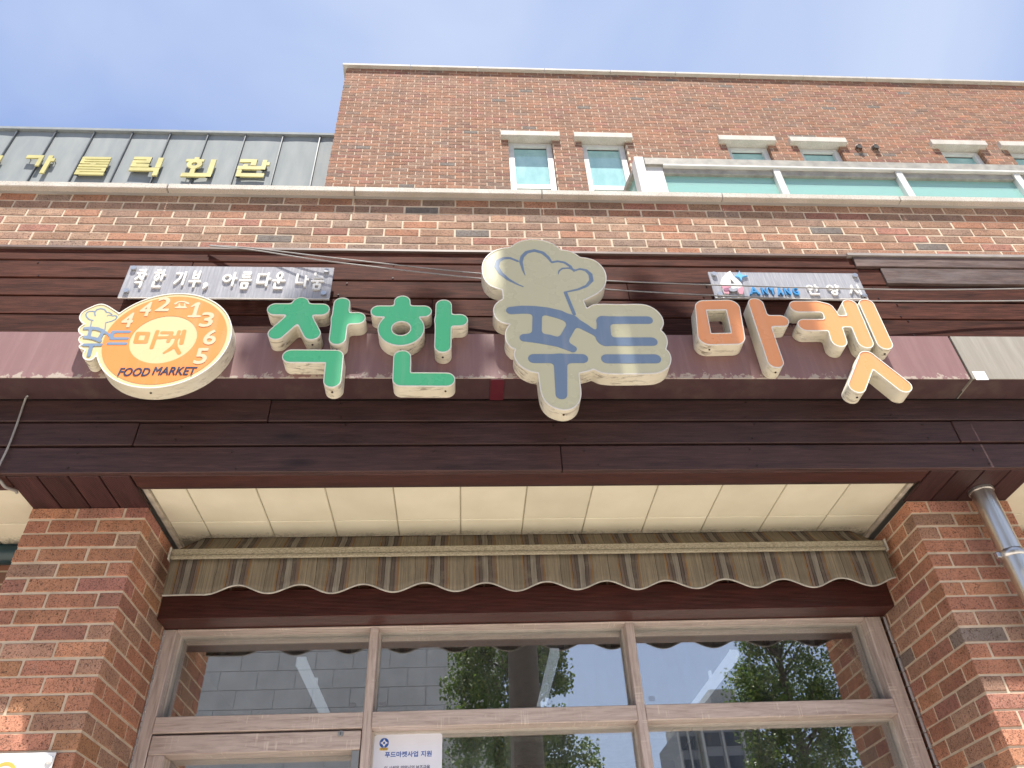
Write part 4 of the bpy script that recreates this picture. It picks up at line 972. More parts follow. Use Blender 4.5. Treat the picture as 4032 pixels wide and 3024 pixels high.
# --- round orange sign with hat
rnd = thing('round_sign', (-1.2, YB1, 2.05), 'round orange dial sign with small chef hat and FOOD MARKET', 'sign')
q3c = zp(1.646, 0, 900)
pc = [np.array(at(*q3c(*p), YF1)) for p in ((1180, 412), (1400, 502), (1485, 620), (1472, 760), (1380, 892), (1200, 1008), (1000, 1050), (850, 1012), (720, 920), (870, 482), (1000, 432))]
Acir = np.array([[2 * p[0], 2 * p[1], 1] for p in pc]); bcir = np.array([p @ p for p in pc]); sol = np.linalg.lstsq(Acir, bcir, rcond=None)[0]
CC = (float(sol[0]), float(sol[1])); CR = float(math.sqrt(sol[2] + sol[0] ** 2 + sol[1] ** 2))
h2 = [(775, 548), (740, 525), (700, 500), (665, 488), (630, 492), (590, 508), (545, 530), (520, 555), (513, 585), (528, 607), (545, 619), (522, 632), (506, 655), (515, 680), (536, 690), (514, 703), (508, 725), (520, 743), (532, 749), (513, 757), (512, 772), (528, 780), (550, 788), (536, 815), (540, 840), (565, 853), (595, 850), (620, 828), (636, 795), (700, 760), (760, 650)]
cus2 = {(545, 619), (536, 690), (532, 749), (550, 788), (636, 795), (775, 548)}
o2 = [at(*q3c(*p), YF1) for p in catmull(h2, cus2, 4)]
FR, rbody = channel([('c', [CC], [CR]), ('p', o2)], 0, M['cream_face'], rnd, ('sign_box', 'face', 'edge_trim'), 0.0048)
pin = [np.array(at(*q3c(*p), YF1)) for p in ((1273, 690), (845, 740), (1130, 558), (1010, 882), (1210, 600), (1200, 815), (900, 840), (930, 612))]
Acir = np.array([[2 * p[0], 2 * p[1], 1] for p in pin]); bcir = np.array([p @ p for p in pin]); s2_ = np.linalg.lstsq(Acir, bcir, rcond=None)[0]
C2 = (float(s2_[0]), float(s2_[1])); R2 = float(math.sqrt(s2_[2] + s2_[0] ** 2 + s2_[1] ** 2))
art('orange_ring', [('c', [CC], [CR - 0.021]), ('C', [C2], [R2])], M['orange_disc'], rbody, 0, 0.004, lift=0.0)
print('round', CC, CR, C2, R2)
v3 = 1 / 3.3515 / 880 / 2
art('hat_line', [pr(q3, [(290, 440), (235, 425), (205, 395), (192, 360), (215, 328), (250, 318), (305, 320)], v3 * 15), pr(q3, [(318, 378), (308, 335), (340, 295), (390, 282), (440, 293), (465, 330)], v3 * 17), pr(q3, [(465, 332), (505, 335), (540, 362)], v3 * 13),
    pr(q3, [(472, 382), (495, 366), (540, 378)], v3 * 9), pr(q3, [(545, 378), (590, 376), (606, 392), (585, 425), (530, 450), (458, 467)], v3 * 14), pr(q3, [(268, 445), (255, 525)], v3 * 13), pr(q3, [(455, 470), (447, 555)], v3 * 13)], M['blueprint'], rbody, 0, 0.0022, lift=-0.0004)
hs_ = 0.0072
art('word_print', [pr(q3, [(178, 548), (250, 542), (340, 550), (410, 575)], [hs_, hs_ * 1.1, hs_ * 1.2, hs_]), pr(q3, [(410, 575), (470, 610), (515, 650)], hs_ * .75), pr(q3, [(258, 560), (232, 660)], hs_ * .95), pr(q3, [(425, 590), (370, 690)], hs_ * 1.1),
    pr(q3, [(180, 662), (240, 668), (310, 682), (380, 710)], hs_ * 1.1), pr(q3, [(170, 765), (395, 762)], hs_ * 1.02), pr(q3, [(268, 775), (232, 905)], hs_ * 1.1),
    pr(q3, [(560, 592), (768, 592)], hs_ * .98), pr(q3, [(548, 682), (740, 680)], hs_), pr(q3, [(552, 600), (530, 675)], hs_ * 1.15), pr(q3, [(492, 748), (720, 748)], hs_)], M['blueprint'], rbody, 0.006, 0.0022, lift=0.0011)
oc = 0.0095
art('centre_word', [pr(q3, [(880, 610), (1015, 612), (985, 722), (850, 722), (880, 610)], oc), pr(q3, [(1138, 585), (1062, 798)], oc * .9), pr(q3, [(1115, 668), (1180, 665)], oc * .6), pr(q3, [(1200, 600), (1330, 602), (1280, 715)], oc * .85), pr(q3, [(1170, 668), (1420, 655)], oc * .75),
    pr(q3, [(1425, 585), (1375, 740)], oc * .8), pr(q3, [(1492, 582), (1455, 738)], oc), pr(q3, [(1375, 760), (1310, 815), (1222, 868)], [oc, oc * .9, oc * .5]), pr(q3, [(1365, 765), (1425, 868)], oc * .9)], M['orange_disc'], rbody, 0.006, 0.0025, lift=-0.0004)
def txt(body, m, parent, box, y, th=0.002, bold=0.0, shear=0.0, name='lettering', T=None):
    """text from the built-in face fitted to a box (x0, x1, z0, z1) on plane y; weight added with shifted copies"""
    cu = bpy.data.curves.new('t', 'FONT'); cu.body = body; cu.shear = shear; cu.fill_mode = 'BOTH'; cu.extrude = 0.5; cu.resolution_u = 3
    o = bpy.data.objects.new('t', cu); me = bpy.data.meshes.new_from_object(o); bpy.data.objects.remove(o); bpy.data.curves.remove(cu)
    n = len(me.vertices); co = np.zeros(n * 3, np.float32); me.vertices.foreach_get('co', co); co = co.reshape(-1, 3)
    lo, hi = co.min(0), co.max(0); x0, x1, z0, z1 = box; sc_ = (z1 - z0); bb = bold * sc_
    fs = [tuple(p.vertices) for p in me.polygons]; bpy.data.meshes.remove(me)
    sh = [(0, 0)] if bold == 0 else [(0, 0)] + [(math.cos(q * math.pi / 4), math.sin(q * math.pi / 4)) for q in range(8)]
    V = []; Fs = []
    for k, (dx, dz) in enumerate(sh):
        nc = np.empty_like(co); nc[:, 0] = x0 + bb + (co[:, 0] - lo[0]) / (hi[0] - lo[0]) * (x1 - x0 - 2 * bb) + dx * bb
        nc[:, 2] = z0 + bb + (co[:, 1] - lo[1]) / (hi[1] - lo[1]) * (z1 - z0 - 2 * bb) + dz * bb; nc[:, 1] = y + (0.5 - co[:, 2]) * th - th - k * 0.00004
        b0 = len(V); V += nc.tolist(); Fs += [tuple(b0 + q for q in f) for f in fs]
    me = bpy.data.meshes.new(name); me.from_pydata(V, [], Fs); me.update()
    return ob(name, me, m, parent)
def pbox(T, l, r, t, b_, Y):
    lx = (l + r) / 2; c = T(lx, (t + b_) / 2)
    if c[0] < 1829: xl, _ = at(*T(l, b_), Y); xr, _ = at(*T(r, t), Y)
    else: xl, _ = at(*T(l, t), Y); xr, _ = at(*T(r, b_), Y)
    z0 = at(*T(lx, b_), Y)[1]; z1_ = at(*T(lx, t), Y)[1]; return (xl, xr, z0, z1_)
YA = YF1 + 0.0002
for ch, l, r, tt, bb in (('4', 650, 850, 340, 535), ('4', 893, 1085, 198, 388), ('2', 1112, 1335, 135, 323), ('3', 1690, 1897, 335, 530), ('6', 1735, 1937, 565, 765), ('5', 1615, 1820, 808, 1020)):
    x0, x1, z0, z1_ = pbox(q3, l, r, tt, bb, YF1); pad = 0.0; txt(ch, M['num'], rbody, (x0 - 0.004, x1 + 0.004, z0, z1_), YF1 - 0.0003, 0.0012, 0.028, 0.0, 'numeral')
bx = pbox(q3, 590, 1672, 1050, 1185, YF1); txt('FOOD', M['navy'], rbody, (at(*q3(605, 1180), YF1)[0], at(*q3(1030, 1160), YF1)[0] , at(*q3(800, 1178), YF1)[1], at(*q3(800, 1068), YF1)[1]), YF1 - 0.0003, 0.0012, 0.022, 0.12, 'word')
txt('MARKET', M['navy'], rbody, (at(*q3(1062, 1168), YF1)[0], at(*q3(1655, 1108), YF1)[0], at(*q3(1350, 1162), YF1)[1], at(*q3(1350, 1055), YF1)[1]), YF1 - 0.0003, 0.0012, 0.022, 0.12, 'word')
k3 = 0.0038
art('numeral', [pr(q3, [(1590, 262), (1650, 225), (1680, 222)], [0.004, 0.006, 0.009]), pr(q3, [(1672, 222), (1622, 385)], 0.0085), pr(q3, [(1552, 388), (1695, 388)], 0.006)], M['num'], rbody, 0.004, 0.0022, lift=0.0012)
art('telephone_print', [pr(q3, [(1378, 222), (1410, 200), (1455, 193), (1510, 200), (1545, 220)], [k3 * 1.5, k3, k3, k3, k3 * 1.5]), pr(q3, [(1430, 222), (1425, 262), (1500, 262), (1500, 222)], k3 * .8), pr(q3, [(1385, 272), (1440, 255)], k3), pr(q3, [(1500, 262), (1518, 275), (1380, 274)], k3)], M['num'], rbody, 0.003, 0.0018, lift=0.0012)

# --- two acrylic name panels
YP = 2.705
def plate(label, corners, pc_, ):
    (xl, zt) = at(*corners[0], YP); (xr, zb) = at(*corners[1], YP)
    t = thing('name_panel', ((xl + xr) / 2, 2.75, zb), label, 'sign', 'acrylic name panels on the boards')
    boxob('sheet', xl, xr, YP, YP + 0.010, zb, zt, M['panel'], t, 0.0015); boxob('lower_edge', xl + 0.001, xr - 0.001, YP + 0.0005, YP + 0.0095, zb - 0.0045, zb - 0.0005, M['white_letter'], t)
    for (u_, v_) in pc_:
        x, z = at(u_, v_, YP - 0.008); tubeob('standoff_bolt', [(x, YP - 0.012, z), (x, YP - 0.0125 + 0.011, z)], 0.0135, M['steel'], t, 18); tubeob('standoff_pin', [(x, YP + 0.0105, z), (x, 2.757, z)], 0.008, M['steel'], t, 10)
    return t
c4 = zp(2.5136, 460, 1020); s3 = zp(3.16, 2760, 1040)
p1 = plate('grey acrylic panel with white raised words 착한 기부 above the round sign', [c4(132, 63), (1297, 1175)], [c4(165, 88), c4(92, 313), c4(2075, 115), c4(2046, 338)])
VA = [[(.80, 1), (.80, .42)], [(.80, .72), (1, .72)]]; VL = [[(.80, 1), (.80, 0)], [(.80, .55), (1, .55)]]; NN = [[(.20, .30), (.20, .02), (.86, .02)]]; MM = [[(.22, .30), (.78, .30), (.74, .02), (.26, .02), (.22, .30)]]
GL = {'착': [[(.20, .98), (.48, .96)], [(.04, .80), (.62, .80)], [(.36, .80), (.30, .62), (.04, .46)], [(.36, .68), (.60, .48)]] + VA + [[(.18, .26), (.84, .26), (.82, 0)]],
 '한': [[(.22, 1), (.46, 1)], [(.04, .84), (.62, .84)], ('o', .33, .57, .17)] + VA + NN, '기': [[(.04, .90), (.56, .90), (.46, .48), (.08, .10)], [(.92, 1), (.90, 0)]],
 '부': [[(.24, 1), (.26, .54), (.74, .54), (.76, 1)], [(.26, .77), (.74, .77)], [(0, .33), (1, .33)], [(.5, .33), (.5, 0)]], '아': [('o', .30, .56, .27)] + VL,
 '름': [[(.20, 1), (.80, 1), (.80, .85), (.20, .85), (.20, .70), (.82, .70)], [(0, .50), (1, .50)]] + MM, '다': [[(.58, .90), (.08, .90), (.08, .22), (.60, .22)]] + VL,
 '운': [('o', .5, .80, .21), [(0, .48), (1, .48)], [(.5, .48), (.5, .34)]] + NN, '나': [[(.06, .94), (.06, .26), (.58, .26)]] + VL, '눔': [[(.20, 1), (.20, .74), (.84, .74)], [(0, .52), (1, .52)], [(.5, .52), (.5, .38)]] + MM,
 '안': [('o', .30, .72, .22)] + VA + NN, '양': [('o', .30, .74, .21), [(.80, 1), (.80, .46)], [(.80, .86), (1, .86)], [(.80, .64), (1, .64)], ('o', .50, .18, .20)], '시': [[(.36, .98), (.30, .62), (.02, .14)], [(.36, .70), (.66, .16)], [(.92, 1), (.92, 0)]]}
def hangul(ch, m, par, bx, y, th, r):
    x0, x1, z0, z1 = bx[0] + r, bx[1] - r, bx[2] + r, bx[3] - r; ps = []
    for g in GL[ch]:
        if g[0] == 'o':
            c = (x0 + g[1] * (x1 - x0), z0 + g[2] * (z1 - z0)); rx, rz = g[3] * (x1 - x0), g[3] * (z1 - z0) * 0.92
            ps.append([(c[0] + rx * math.cos(q * math.pi / 10), c[1] + rz * math.sin(q * math.pi / 10)) for q in range(21)])
        else: ps.append([(x0 + p * (x1 - x0), z0 + q * (z1 - z0)) for p, q in g])
    F = field([('c', p, [r] * len(p)) for p in ps], 0.001, 0.0017, 0.006); return ob('letter', flat(contours(F, 0), y - th, y, 'letter'), m, par)
for ch, l, r, tt, bb in (('착', 145, 322, 112, 292), ('한', 322, 508, 117, 292), ('기', 553, 710, 136, 265), ('부', 698, 866, 130, 285), ('아', 1028, 1212, 143, 272), ('름', 1195, 1358, 138, 304), ('다', 1365, 1542, 148, 276), ('운', 1526, 1688, 140, 304), ('나', 1755, 1914, 154, 280), ('눔', 1910, 2066, 150, 314)):
    hangul(ch, M['white_letter'], p1, pbox(c4, l - 4, r + 4, tt - 4, bb + 4, YP), YP, 0.009, 0.0058)
F = field([('c', [at(*c4(884, 262), YP), at(*c4(886, 272), YP), at(*c4(862, 300), YP)], [0.011, 0.010, 0.005])], 0, 0.002, 0.02); ob('letter', flat(contours(F, 0), YP - 0.011, YP, 'comma'), M['white_letter'], p1)
p2 = plate('grey acrylic panel with blue ANYANG and flame emblem at right', [s3(85, 95), s3(2085, 425)], [s3(163, 122), s3(236, 370), s3(1918, 140), s3(2034, 392)])
def shape(name, T, pts, m, th, parent, holes=(), off=0, sharp=()):
    P = [at(*T(*p), YP) for p in catmull(pts, set(sharp), 4)]
    F = field([('p', P)] + [('P', [at(*T(*p), YP) for p in catmull(h, set(h), 2)]) for h in holes], 0, 0.0022, 0.02)
    return ob(name, flat(contours(F, 0), YP - off - th, YP - off, name), m, parent)
shape('emblem_flame', s3, [(358, 98), (300, 140), (255, 195), (240, 245), (248, 300), (270, 345), (285, 385), (345, 388), (342, 350), (352, 330), (440, 345), (470, 392), (515, 392), (524, 340), (505, 270), (450, 210), (395, 160)], M['white_letter'], 0.010, p2, [[(358, 195), (368, 262), (425, 262)]], 0, [(358, 98), (345, 388), (285, 385), (470, 392), (515, 392)])
shape('emblem_petal', s3, [(246, 282), (262, 318), (276, 350), (290, 388), (345, 390), (338, 345), (332, 318), (370, 300), (340, 285)], M['pink'], 0.0025, p2, (), 0.0102, [(345, 390), (290, 388)])
shape('emblem_petal', s3, [(275, 332), (286, 356), (338, 352), (334, 322), (300, 320)], M['mauve'], 0.0022, p2, (), 0.0128)
shape('emblem_petal', s3, [(452, 332), (466, 392), (514, 394), (524, 340), (515, 305), (475, 315)], M['pink'], 0.0025, p2, (), 0.0102, [(466, 392), (514, 394)])
shape('emblem_crescent', s3, [(335, 325), (350, 352), (400, 362), (445, 345), (450, 310), (425, 320), (390, 325), (355, 315)], simple('grey_acrylic', (0.33, 0.34, 0.38), 0.3), 0.0025, p2, (), 0.0102)
shape('emblem_star', s3, [(472, 92), (485, 132), (510, 150), (578, 158), (512, 172), (505, 190), (500, 222), (480, 190), (462, 174), (412, 162), (450, 145), (462, 130)], M['sky_letter'], 0.010, p2, (), 0, [(472, 92), (578, 158), (500, 222), (412, 162)])
for ch, l, r, tt, bb in (('A', 575, 738, 300, 392), ('N', 735, 838, 305, 394), ('Y', 828, 935, 305, 395), ('A', 925, 1025, 305, 398), ('N', 1012, 1122, 308, 396), ('G', 1118, 1225, 305, 396)):
    bx = pbox(s3, l, r, tt, bb, YP); txt(ch, M['blue_letter'], p2, bx, YP, 0.010, 0.028, 0, 'letter')
for ch, l, r, tt, bb in (('안', 1275, 1500, 265, 395), ('양', 1525, 1760, 265, 398), ('시', 1800, 2010, 268, 395)):
    hangul(ch, M['white_letter'], p2, pbox(s3, l, r, tt, bb, YP), YP, 0.009, 0.0047)

# ---------------------------------------------------------------- cables
def cable(label, pts, r, m, name='cable'):
    P = [Vector((*at(u_, v_, Y),)).to_3d() if False else Vector((at(u_, v_, Y)[0], Y, at(u_, v_, Y)[1])) for u_, v_, Y in pts]
    out_ = []
    for i in range(len(P) - 1):
        p0, p1_, p2_, p3 = P[max(i - 1, 0)], P[i], P[i + 1], P[min(i + 2, len(P) - 1)]
        for k in range(8):
            s = k / 8; out_.append(0.5 * (2 * p1_ + (p2_ - p0) * s + (2 * p0 - 5 * p1_ + 4 * p2_ - p3) * s * s + (3 * p1_ - p0 - 3 * p2_ + p3) * s ** 3))
    out_.append(P[-1]); return tag(tubeob(name, out_, r, m, None, 8), label, 'cable', 'cables across the boards')
cable('upper grey cable running behind the big hat sign to the right edge', [(822, 966, 2.735), (1000, 978, 2.70), (1300, 1014, 2.67), (1900, 1078, 2.65), (2390, 1106, 2.65), (3000, 1128, 2.655), (3500, 1140, 2.67), (3800, 1140, 2.68), (4060, 1136, 2.68)], 0.0034, M['cable'])
cable('lower grey cable running behind the big hat sign to the right edge', [(826, 968, 2.73), (1000, 985, 2.695), (1300, 1030, 2.66), (1900, 1098, 2.64), (2390, 1140, 2.64), (3000, 1172, 2.645), (3420, 1185, 2.66), (3800, 1186, 2.68), (4060, 1184, 2.68)], 0.0034, M['cable'])
cable('thin cable sagging from the beam corner at the far left', [(108, 1560, 2.70), (99, 1574, 2.742), (70, 1660, 2.746), (32, 1760, 2.744), (-12, 1850, 2.742)], 0.0042, M['cable'])
cable('cable curving under the fascia edge at the far left', [(-30, 1880, 2.75), (0, 1893, 2.79), (22, 1918, 2.83), (60, 1932, 2.88), (66, 1940, 2.90)], 0.0065, M['cable'])

# ---------------------------------------------------------------- drainpipe on the right pillar
pp_ = thing('drainpipe', (2.373, 2.945, G), 'polished steel drainpipe in front of the right brick pillar', 'pipe')
PR = 0.0485; PX, PY = 2.373, 2.945
tubeob('pipe', [(PX, PY, G + 0.05), (PX, PY, 1.777)], PR, M['stainless'], pp_, 40)
tubeob('flange', [(PX, PY, 1.7645), (PX, PY, 1.7775)], PR + 0.006, M['steel'], pp_, 32)
for z in (1.452, 0.2):
    c = tubeob('clamp', [(PX, PY, z - 0.0165), (PX, PY, z - 0.015), (PX, PY, z + 0.015), (PX, PY, z + 0.0165)], [PR + 0.002, PR + 0.005, PR + 0.005, PR + 0.002], M['steel'], pp_, 32)
    boxob('clamp_tab', PX - PR - 0.022, PX - PR - 0.003, PY - 0.006, PY + 0.012, z - 0.012, z + 0.012, M['steel'], c, 0.002); boxob('clamp_tab', PX + PR + 0.003, PX + PR + 0.018, PY - 0.006, PY + 0.012, z - 0.012, z + 0.012, M['steel'], c, 0.002)
    tubeob('wall_stud', [(PX, PY + PR, z), (PX, 3.04, z)], 0.006, M['steel'], c, 8)

# ---------------------------------------------------------------- notice behind the glass, plate on the pillar
YN = 3.632
nl, ntop = at(1475, 2893, YN); nr_, _ = at(1742, 2886, YN); _, ntop = at(1600, 2891, YN)
nc_ = thing('notice', ((nl + nr_) / 2, YN, ntop - 0.4), 'white notice with blue heading stuck on the middle glass pane', 'notice')
nb0 = ntop - 0.36
def rounded(x0, x1, z0, z1, r, y0, y1, name, m, par):
    F = field([('c', [(x0 + r, z0 + r), (x1 - r, z0 + r), (x1 - r, z1 - r), (x0 + r, z1 - r), (x0 + r, z0 + r)], [r] * 5), ('p', [(x0 + r, z0 + r), (x1 - r, z0 + r), (x1 - r, z1 - r), (x0 + r, z1 - r)])], 0, 0.003, 0.02)
    return ob(name, flat(contours(F, 0), y0, y1, name), m, par)
rounded(nl, nr_, nb0, ntop, 0.010, YN, YN + 0.004, 'card', M['poster'], nc_); rounded(nl + 0.004, nr_ - 0.004, nb0, ntop + 0.014, 0.010, YN + 0.0042, YN + 0.0055, 'blue_backing', M['pblue'], nc_)
n6 = zp(3.16, 1420, 2780)
txt('푸드마켓사업', M['pblue'], nc_, (at(*n6(302, 600), YN)[0], at(*n6(714, 600), YN)[0], at(*n6(500, 637), YN)[1], at(*n6(500, 565), YN)[1]), YN, 0.0006, 0.022, 0, 'heading')
txt('지원', M['pblue'], nc_, (at(*n6(750, 600), YN)[0], at(*n6(884, 600), YN)[0], at(*n6(815, 630), YN)[1], at(*n6(815, 556), YN)[1]), YN, 0.0006, 0.022, 0, 'heading')
txt('이 시설은 안양시의 보조금을', M['pdark'], nc_, (at(*n6(295, 765), YN)[0], at(*n6(862, 765), YN)[0], at(*n6(560, 797), YN)[1], at(*n6(560, 740), YN)[1]), YN, 0.0006, 0.012, 0, 'body_text')
ex, ez = at(*n6(293, 460), YN); er = 0.0205
art_e = [('c', [(ex, ez)], [er])]
def disc(r0, r1, m, y, name):
    pr_ = [('c', [(ex, ez)], [r0])] + ([('C', [(ex, ez)], [r1])] if r1 else [])
    F = field(pr_, 0, 0.0012, 0.01); ob(name, flat(contours(F, 0), y - 0.0004, y, name), m, nc_)
disc(er, 0, M['pblue'], YN - 0.0002, 'emblem_disc'); disc(er * .88, er * .83, M['poster'], YN - 0.0007, 'emblem_rim')
F = field([('c', [(ex - er * .5, ez), (ex + er * .5, ez)], [er * .2] * 2), ('c', [(ex, ez - er * .5), (ex, ez + er * .5)], [er * .2] * 2), ('c', [(ex, ez)], [er * .46]), ('P', [(ex - er * .2, ez - er * .22), (ex + er * .2, ez - er * .22), (ex + er * .2, ez + er * .22), (ex - er * .2, ez + er * .22)])], 0, 0.0008, 0.01); ob('emblem_flower', flat(contours(F, 0), YN - 0.0011, YN - 0.0007, 'emblem_flower'), M['poster'], nc_)
rounded(ex - er * .92, ex + er * .92, ez - er * 1.5, ez - er * .95, er * .25, YN - 0.0014, YN - 0.001, 'emblem_ribbon', M['yellow'], nc_)
txt('안양시', M['gap'], nc_, (ex - er * .6, ex + er * .6, ez - er * 1.4, ez - er * 1.05), YN - 0.0015, 0.0004, 0.0, 0, 'emblem_word')
x0, zt = at(227, 2965, 3.028); pl = thing('wall_plate', (-1.75, 3.03, zt - 0.3), 'white enamel plate bolted on the left brick pillar', 'sign')
boxob('plate', -1.93 + 0.07, x0, 3.016, 3.020, zt - 0.35, zt, M['white_enamel'], pl, 0.001)
u_, v_ = at(193, 2992, 3.015); b = MB(); b.tube([(u_, 3.0155, v_), (u_, 3.011, v_)], 0.0125, 20); b.tube([(u_, 3.011, v_), (u_, 3.004, v_)], [0.0085, 0.0075], 6); ob('bolt', b.mesh('bolt'), M['galv'], pl)
cxp, czp = at(8, 3055, 3.015); F = field([('c', [(cxp, czp)], [0.045]), ('C', [(cxp, czp)], [0.033])], 0, 0.002, 0.02); ob('printed_ring', flat(contours(F, 0), 3.0152, 3.0158, 'ring'), M['yellow'], pl)

# ================================================================== ACROSS THE STREET (seen in the panes) AND OVERHEAD
gbld = thing('stone_clad_building', (-8, -16, G), 'grey stone clad building across the street mirrored in the left panes', 'building')
boxob('wall_core', -22, 1.0, -26, -14.03, G, 9.0, M['concrete'], gbld)
M['slab'] = simple('grey_stone_slab', (0.42, 0.42, 0.41), 0.7, var=0.12, scale=1.2)
slabs = MB()
for r_ in range(21):
    z0 = G + r_ * 0.5; off = 0.5 if r_ % 2 else 0
    for c_ in range(24):
        a = -22 + c_ * 1.0 - off; e = a + 0.988
        a, e = max(a, -22), min(e, 1.0)
        if e - a < 0.05: continue
        if -8.2 < (a + e) / 2 < 1 and 4.6 < z0 < 9.6: boxob('stone_slab', a, e, -14.03, -14.0 + rng.uniform(-.004, .004), z0, z0 + 0.488, M['slab'], gbld)
        else: slabs.box(a, e, -14.03, -14.0, z0, z0 + 0.488)
o = ob('stone_slab', slabs.mesh('stone_slabs'), M['slab'], gbld); o['kind'] = 'stuff'
def tower(x0, x1, y, zt, label):
    t = thing('apartment_tower', ((x0 + x1) / 2, y, G), label, 'building', 'apartment towers mirrored in the panes'); d = 12
    boxob('wall', x0, x1, y - d, y, G, zt, simple('tower_wall', (0.20, 0.205, 0.22), 0.8), t)
    boxob('roof_block', x0 + (x1 - x0) * .3, x0 + (x1 - x0) * .75, y - d * .8, y - 1, zt, zt + 2.2, M['concrete'], t)
    n = max(2, int((x1 - x0) / 2.6)); wm = MB()
    fr = MB()
    for i in range(n):
        for j in range(int((zt - G) / 2.9)):
            a = x0 + (x1 - x0) * (i + .14) / n; e = x0 + (x1 - x0) * (i + .86) / n; z = zt - 2.5 - j * 2.9
            o = boxob('window', a, e, y + 0.002, y + 0.08, z, z + 1.7, M['tower_glass'], t)
        fr.box(x0 + (x1 - x0) * i / n - 0.12, x0 + (x1 - x0) * i / n + 0.12, y, y + 0.35, G, zt)
    ob('pilaster', fr.mesh('pilaster'), simple('tower_pilaster', (0.40, 0.39, 0.37), 0.8), t)
M['tower_glass'] = simple('tower_window_glass', (0.03, 0.035, 0.045), 0.15)
tower(28.6, 31.2, -101, 28.5, 'slim far apartment tower mirrored in the right pane'); tower(31.6, 39.6, -100, 31.5, 'broad far apartment tower mirrored in the right pane')
M['bark'] = simple('grey_brown_bark', (0.085, 0.068, 0.052), 0.9, var=0.3, scale=10, bump=0.5)
def leafmat():
    t = NT('ginkgo_leaf'); r = t.n('NewGeometry').outputs['Random Per Island']
    t.col(t.ramp(r, [(0, (0.042, 0.075, 0.018)), (0.5, (0.075, 0.12, 0.026)), (0.85, (0.12, 0.165, 0.038)), (1, (0.20, 0.22, 0.06))])); t.set(0.5, spec=0.35)
    tl_ = t.n('BsdfTranslucent'); tl_.inputs[0].default_value = (0.12, 0.20, 0.03, 1); ms = t.n('MixShader'); ms.inputs[0].default_value = 0.3
    t.l(t.b.outputs[0], ms.inputs[1]); t.l(tl_.outputs[0], ms.inputs[2]); t.l(ms.outputs[0], t.o.inputs[0]); return t.m
M['leaf'] = leafmat()
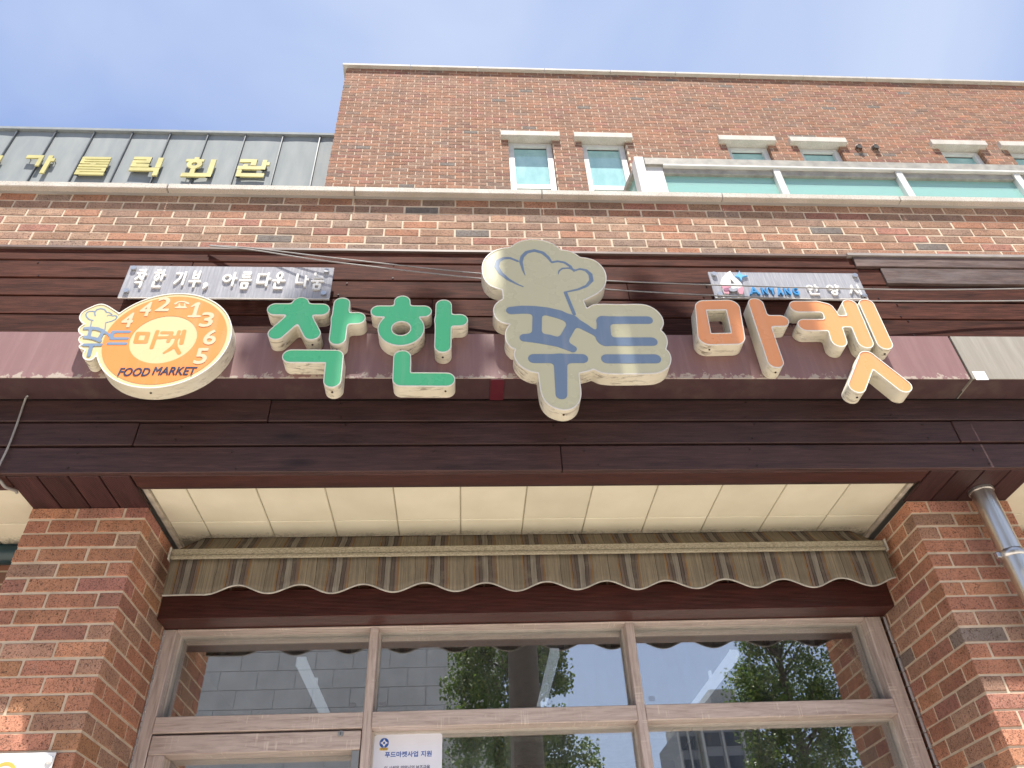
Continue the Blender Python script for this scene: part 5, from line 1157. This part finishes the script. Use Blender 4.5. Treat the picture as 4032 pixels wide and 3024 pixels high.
def tree(x, y, prof, label, seed, n=62000):
    rg = np.random.default_rng(seed); t = thing('street_tree', (x, y, G), label, 'tree', 'street trees mirrored in the panes')
    zb, ztp = prof[0][0], prof[-1][0]; b = MB(); H = ztp - G
    b.tube([(x, y, G), (x + .02, y, G + H * .3), (x - .03, y + .03, G + H * .6), (x, y, ztp - .5)], [0.15, 0.12, 0.08, 0.02], 12)
    tips = []
    for i in range(46):
        z = zb + (ztp - zb) * rg.random() ** 1.05; rr = np.interp(z, [p[0] for p in prof], [p[1] for p in prof]); a = rg.random() * 6.283; l = rr * (.55 + .45 * rg.random())
        tip = Vector((x + math.cos(a) * l, y + math.sin(a) * l, z + .35)); st_ = Vector((x, y, z - .35)); mid = (st_ + tip) / 2 + Vector((0, 0, -.05)); b.tube([st_, mid, tip], [0.03, 0.018, 0.006], 5); tips.append(tip)
    ob('trunk', b.mesh('trunk', True), M['bark'], t)
    cl = []
    for i in range(230):
        z = zb + (ztp - zb) * rg.random(); rr = np.interp(z, [p[0] for p in prof], [p[1] for p in prof]); a = rg.random() * 6.283; l = rr * math.sqrt(.25 + .75 * rg.random())
        cl.append((x + math.cos(a) * l, y + math.sin(a) * l, z, .16 + .2 * rg.random()))
    cl = np.array(cl); ci = rg.integers(0, len(cl), n); P = cl[ci, :3] + np.clip(rg.normal(0, 1, (n, 3)), -1.5, 1.5) * cl[ci, 3:4] * .55
    A_ = rg.normal(0, 1, (n, 3)); A_ /= np.linalg.norm(A_, axis=1, keepdims=True); B_ = np.cross(A_, rg.normal(0, 1, (n, 3))); B_ /= np.linalg.norm(B_, axis=1, keepdims=True)
    s = (.017 + .018 * rg.random((n, 1))); V = np.stack([P - A_ * s * .9, P + B_ * s, P + A_ * s, P - B_ * s], 1).reshape(-1, 3)
    me = bpy.data.meshes.new('crown'); me.vertices.add(4 * n); me.vertices.foreach_set('co', V.astype(np.float32).ravel()); me.loops.add(4 * n); me.loops.foreach_set('vertex_index', np.arange(4 * n, dtype=np.int32)); me.polygons.add(n); me.polygons.foreach_set('loop_start', np.arange(0, 4 * n, 4, dtype=np.int32)); me.update(calc_edges=True)
    o = ob('crown', me, M['leaf'], t); o['kind'] = 'stuff'
tree(0.93, -7.0, [(1.4, .7), (2.4, 1.25), (3.4, 1.38), (4.2, 1.25), (5.2, 1.02), (6.4, .7), (7.6, .15)], 'leafy street tree mirrored in the middle pane', 3)
tree(5.95, -7.0, [(1.4, .6), (2.4, .95), (3.4, 1.0), (4.3, .92), (5.3, .72), (6.4, .45), (7.2, .1)], 'leafy street tree mirrored in the right pane', 5, 46000)
# utility pole beside the viewer
up = thing('utility_pole', (0.60, -0.5, G), 'concrete utility pole mirrored in the middle pane, with guessed transformers out of view', 'pole')
PZ = 10.75
tubeob('shaft', [(0.60, -0.5, G), (0.60, -0.5, PZ + 1.2)], [0.17, 0.11], simple('shaded_pole_concrete', (0.075, 0.062, 0.052), 0.9), up, 24)  # concrete colour darkened to stand in for the pole's shaded side
boxob('crossarm', -1.27, 1.40, -0.33, -0.28, PZ - 1.22, PZ - 1.15, M['galv'], up); boxob('crossarm', -1.27, 1.40, 0.02, 0.07, PZ - 1.22, PZ - 1.15, M['galv'], up)
for x, r in ((-1.01, .22), (-0.46, .27), (0.16, .27), (0.72, .27), (1.20, .17)):  # unseen transformers, a guess, spaced to shade the middle signs
    tr_ = tubeob('transformer', [(x, -0.13, PZ - 1.14), (x, -0.13, PZ - 1.1), (x, -0.13, PZ - 0.45), (x, -0.13, PZ - 0.35)], [r * .85, r, r, r * .75], M['steel'], up, 24)
    for dx in (-.1, .1): tubeob('bushing', [(x + dx * r / .3, -0.13, PZ - 0.35), (x + dx * r / .3, -0.13, PZ - 0.18)], [0.04, 0.025], M['orange_disc'], tr_, 10)
# ================================================================== lift everything onto the ground plane z = 0
for o in bpy.data.objects:
    if o.parent is None and o is not camo: o.location.z += EYE
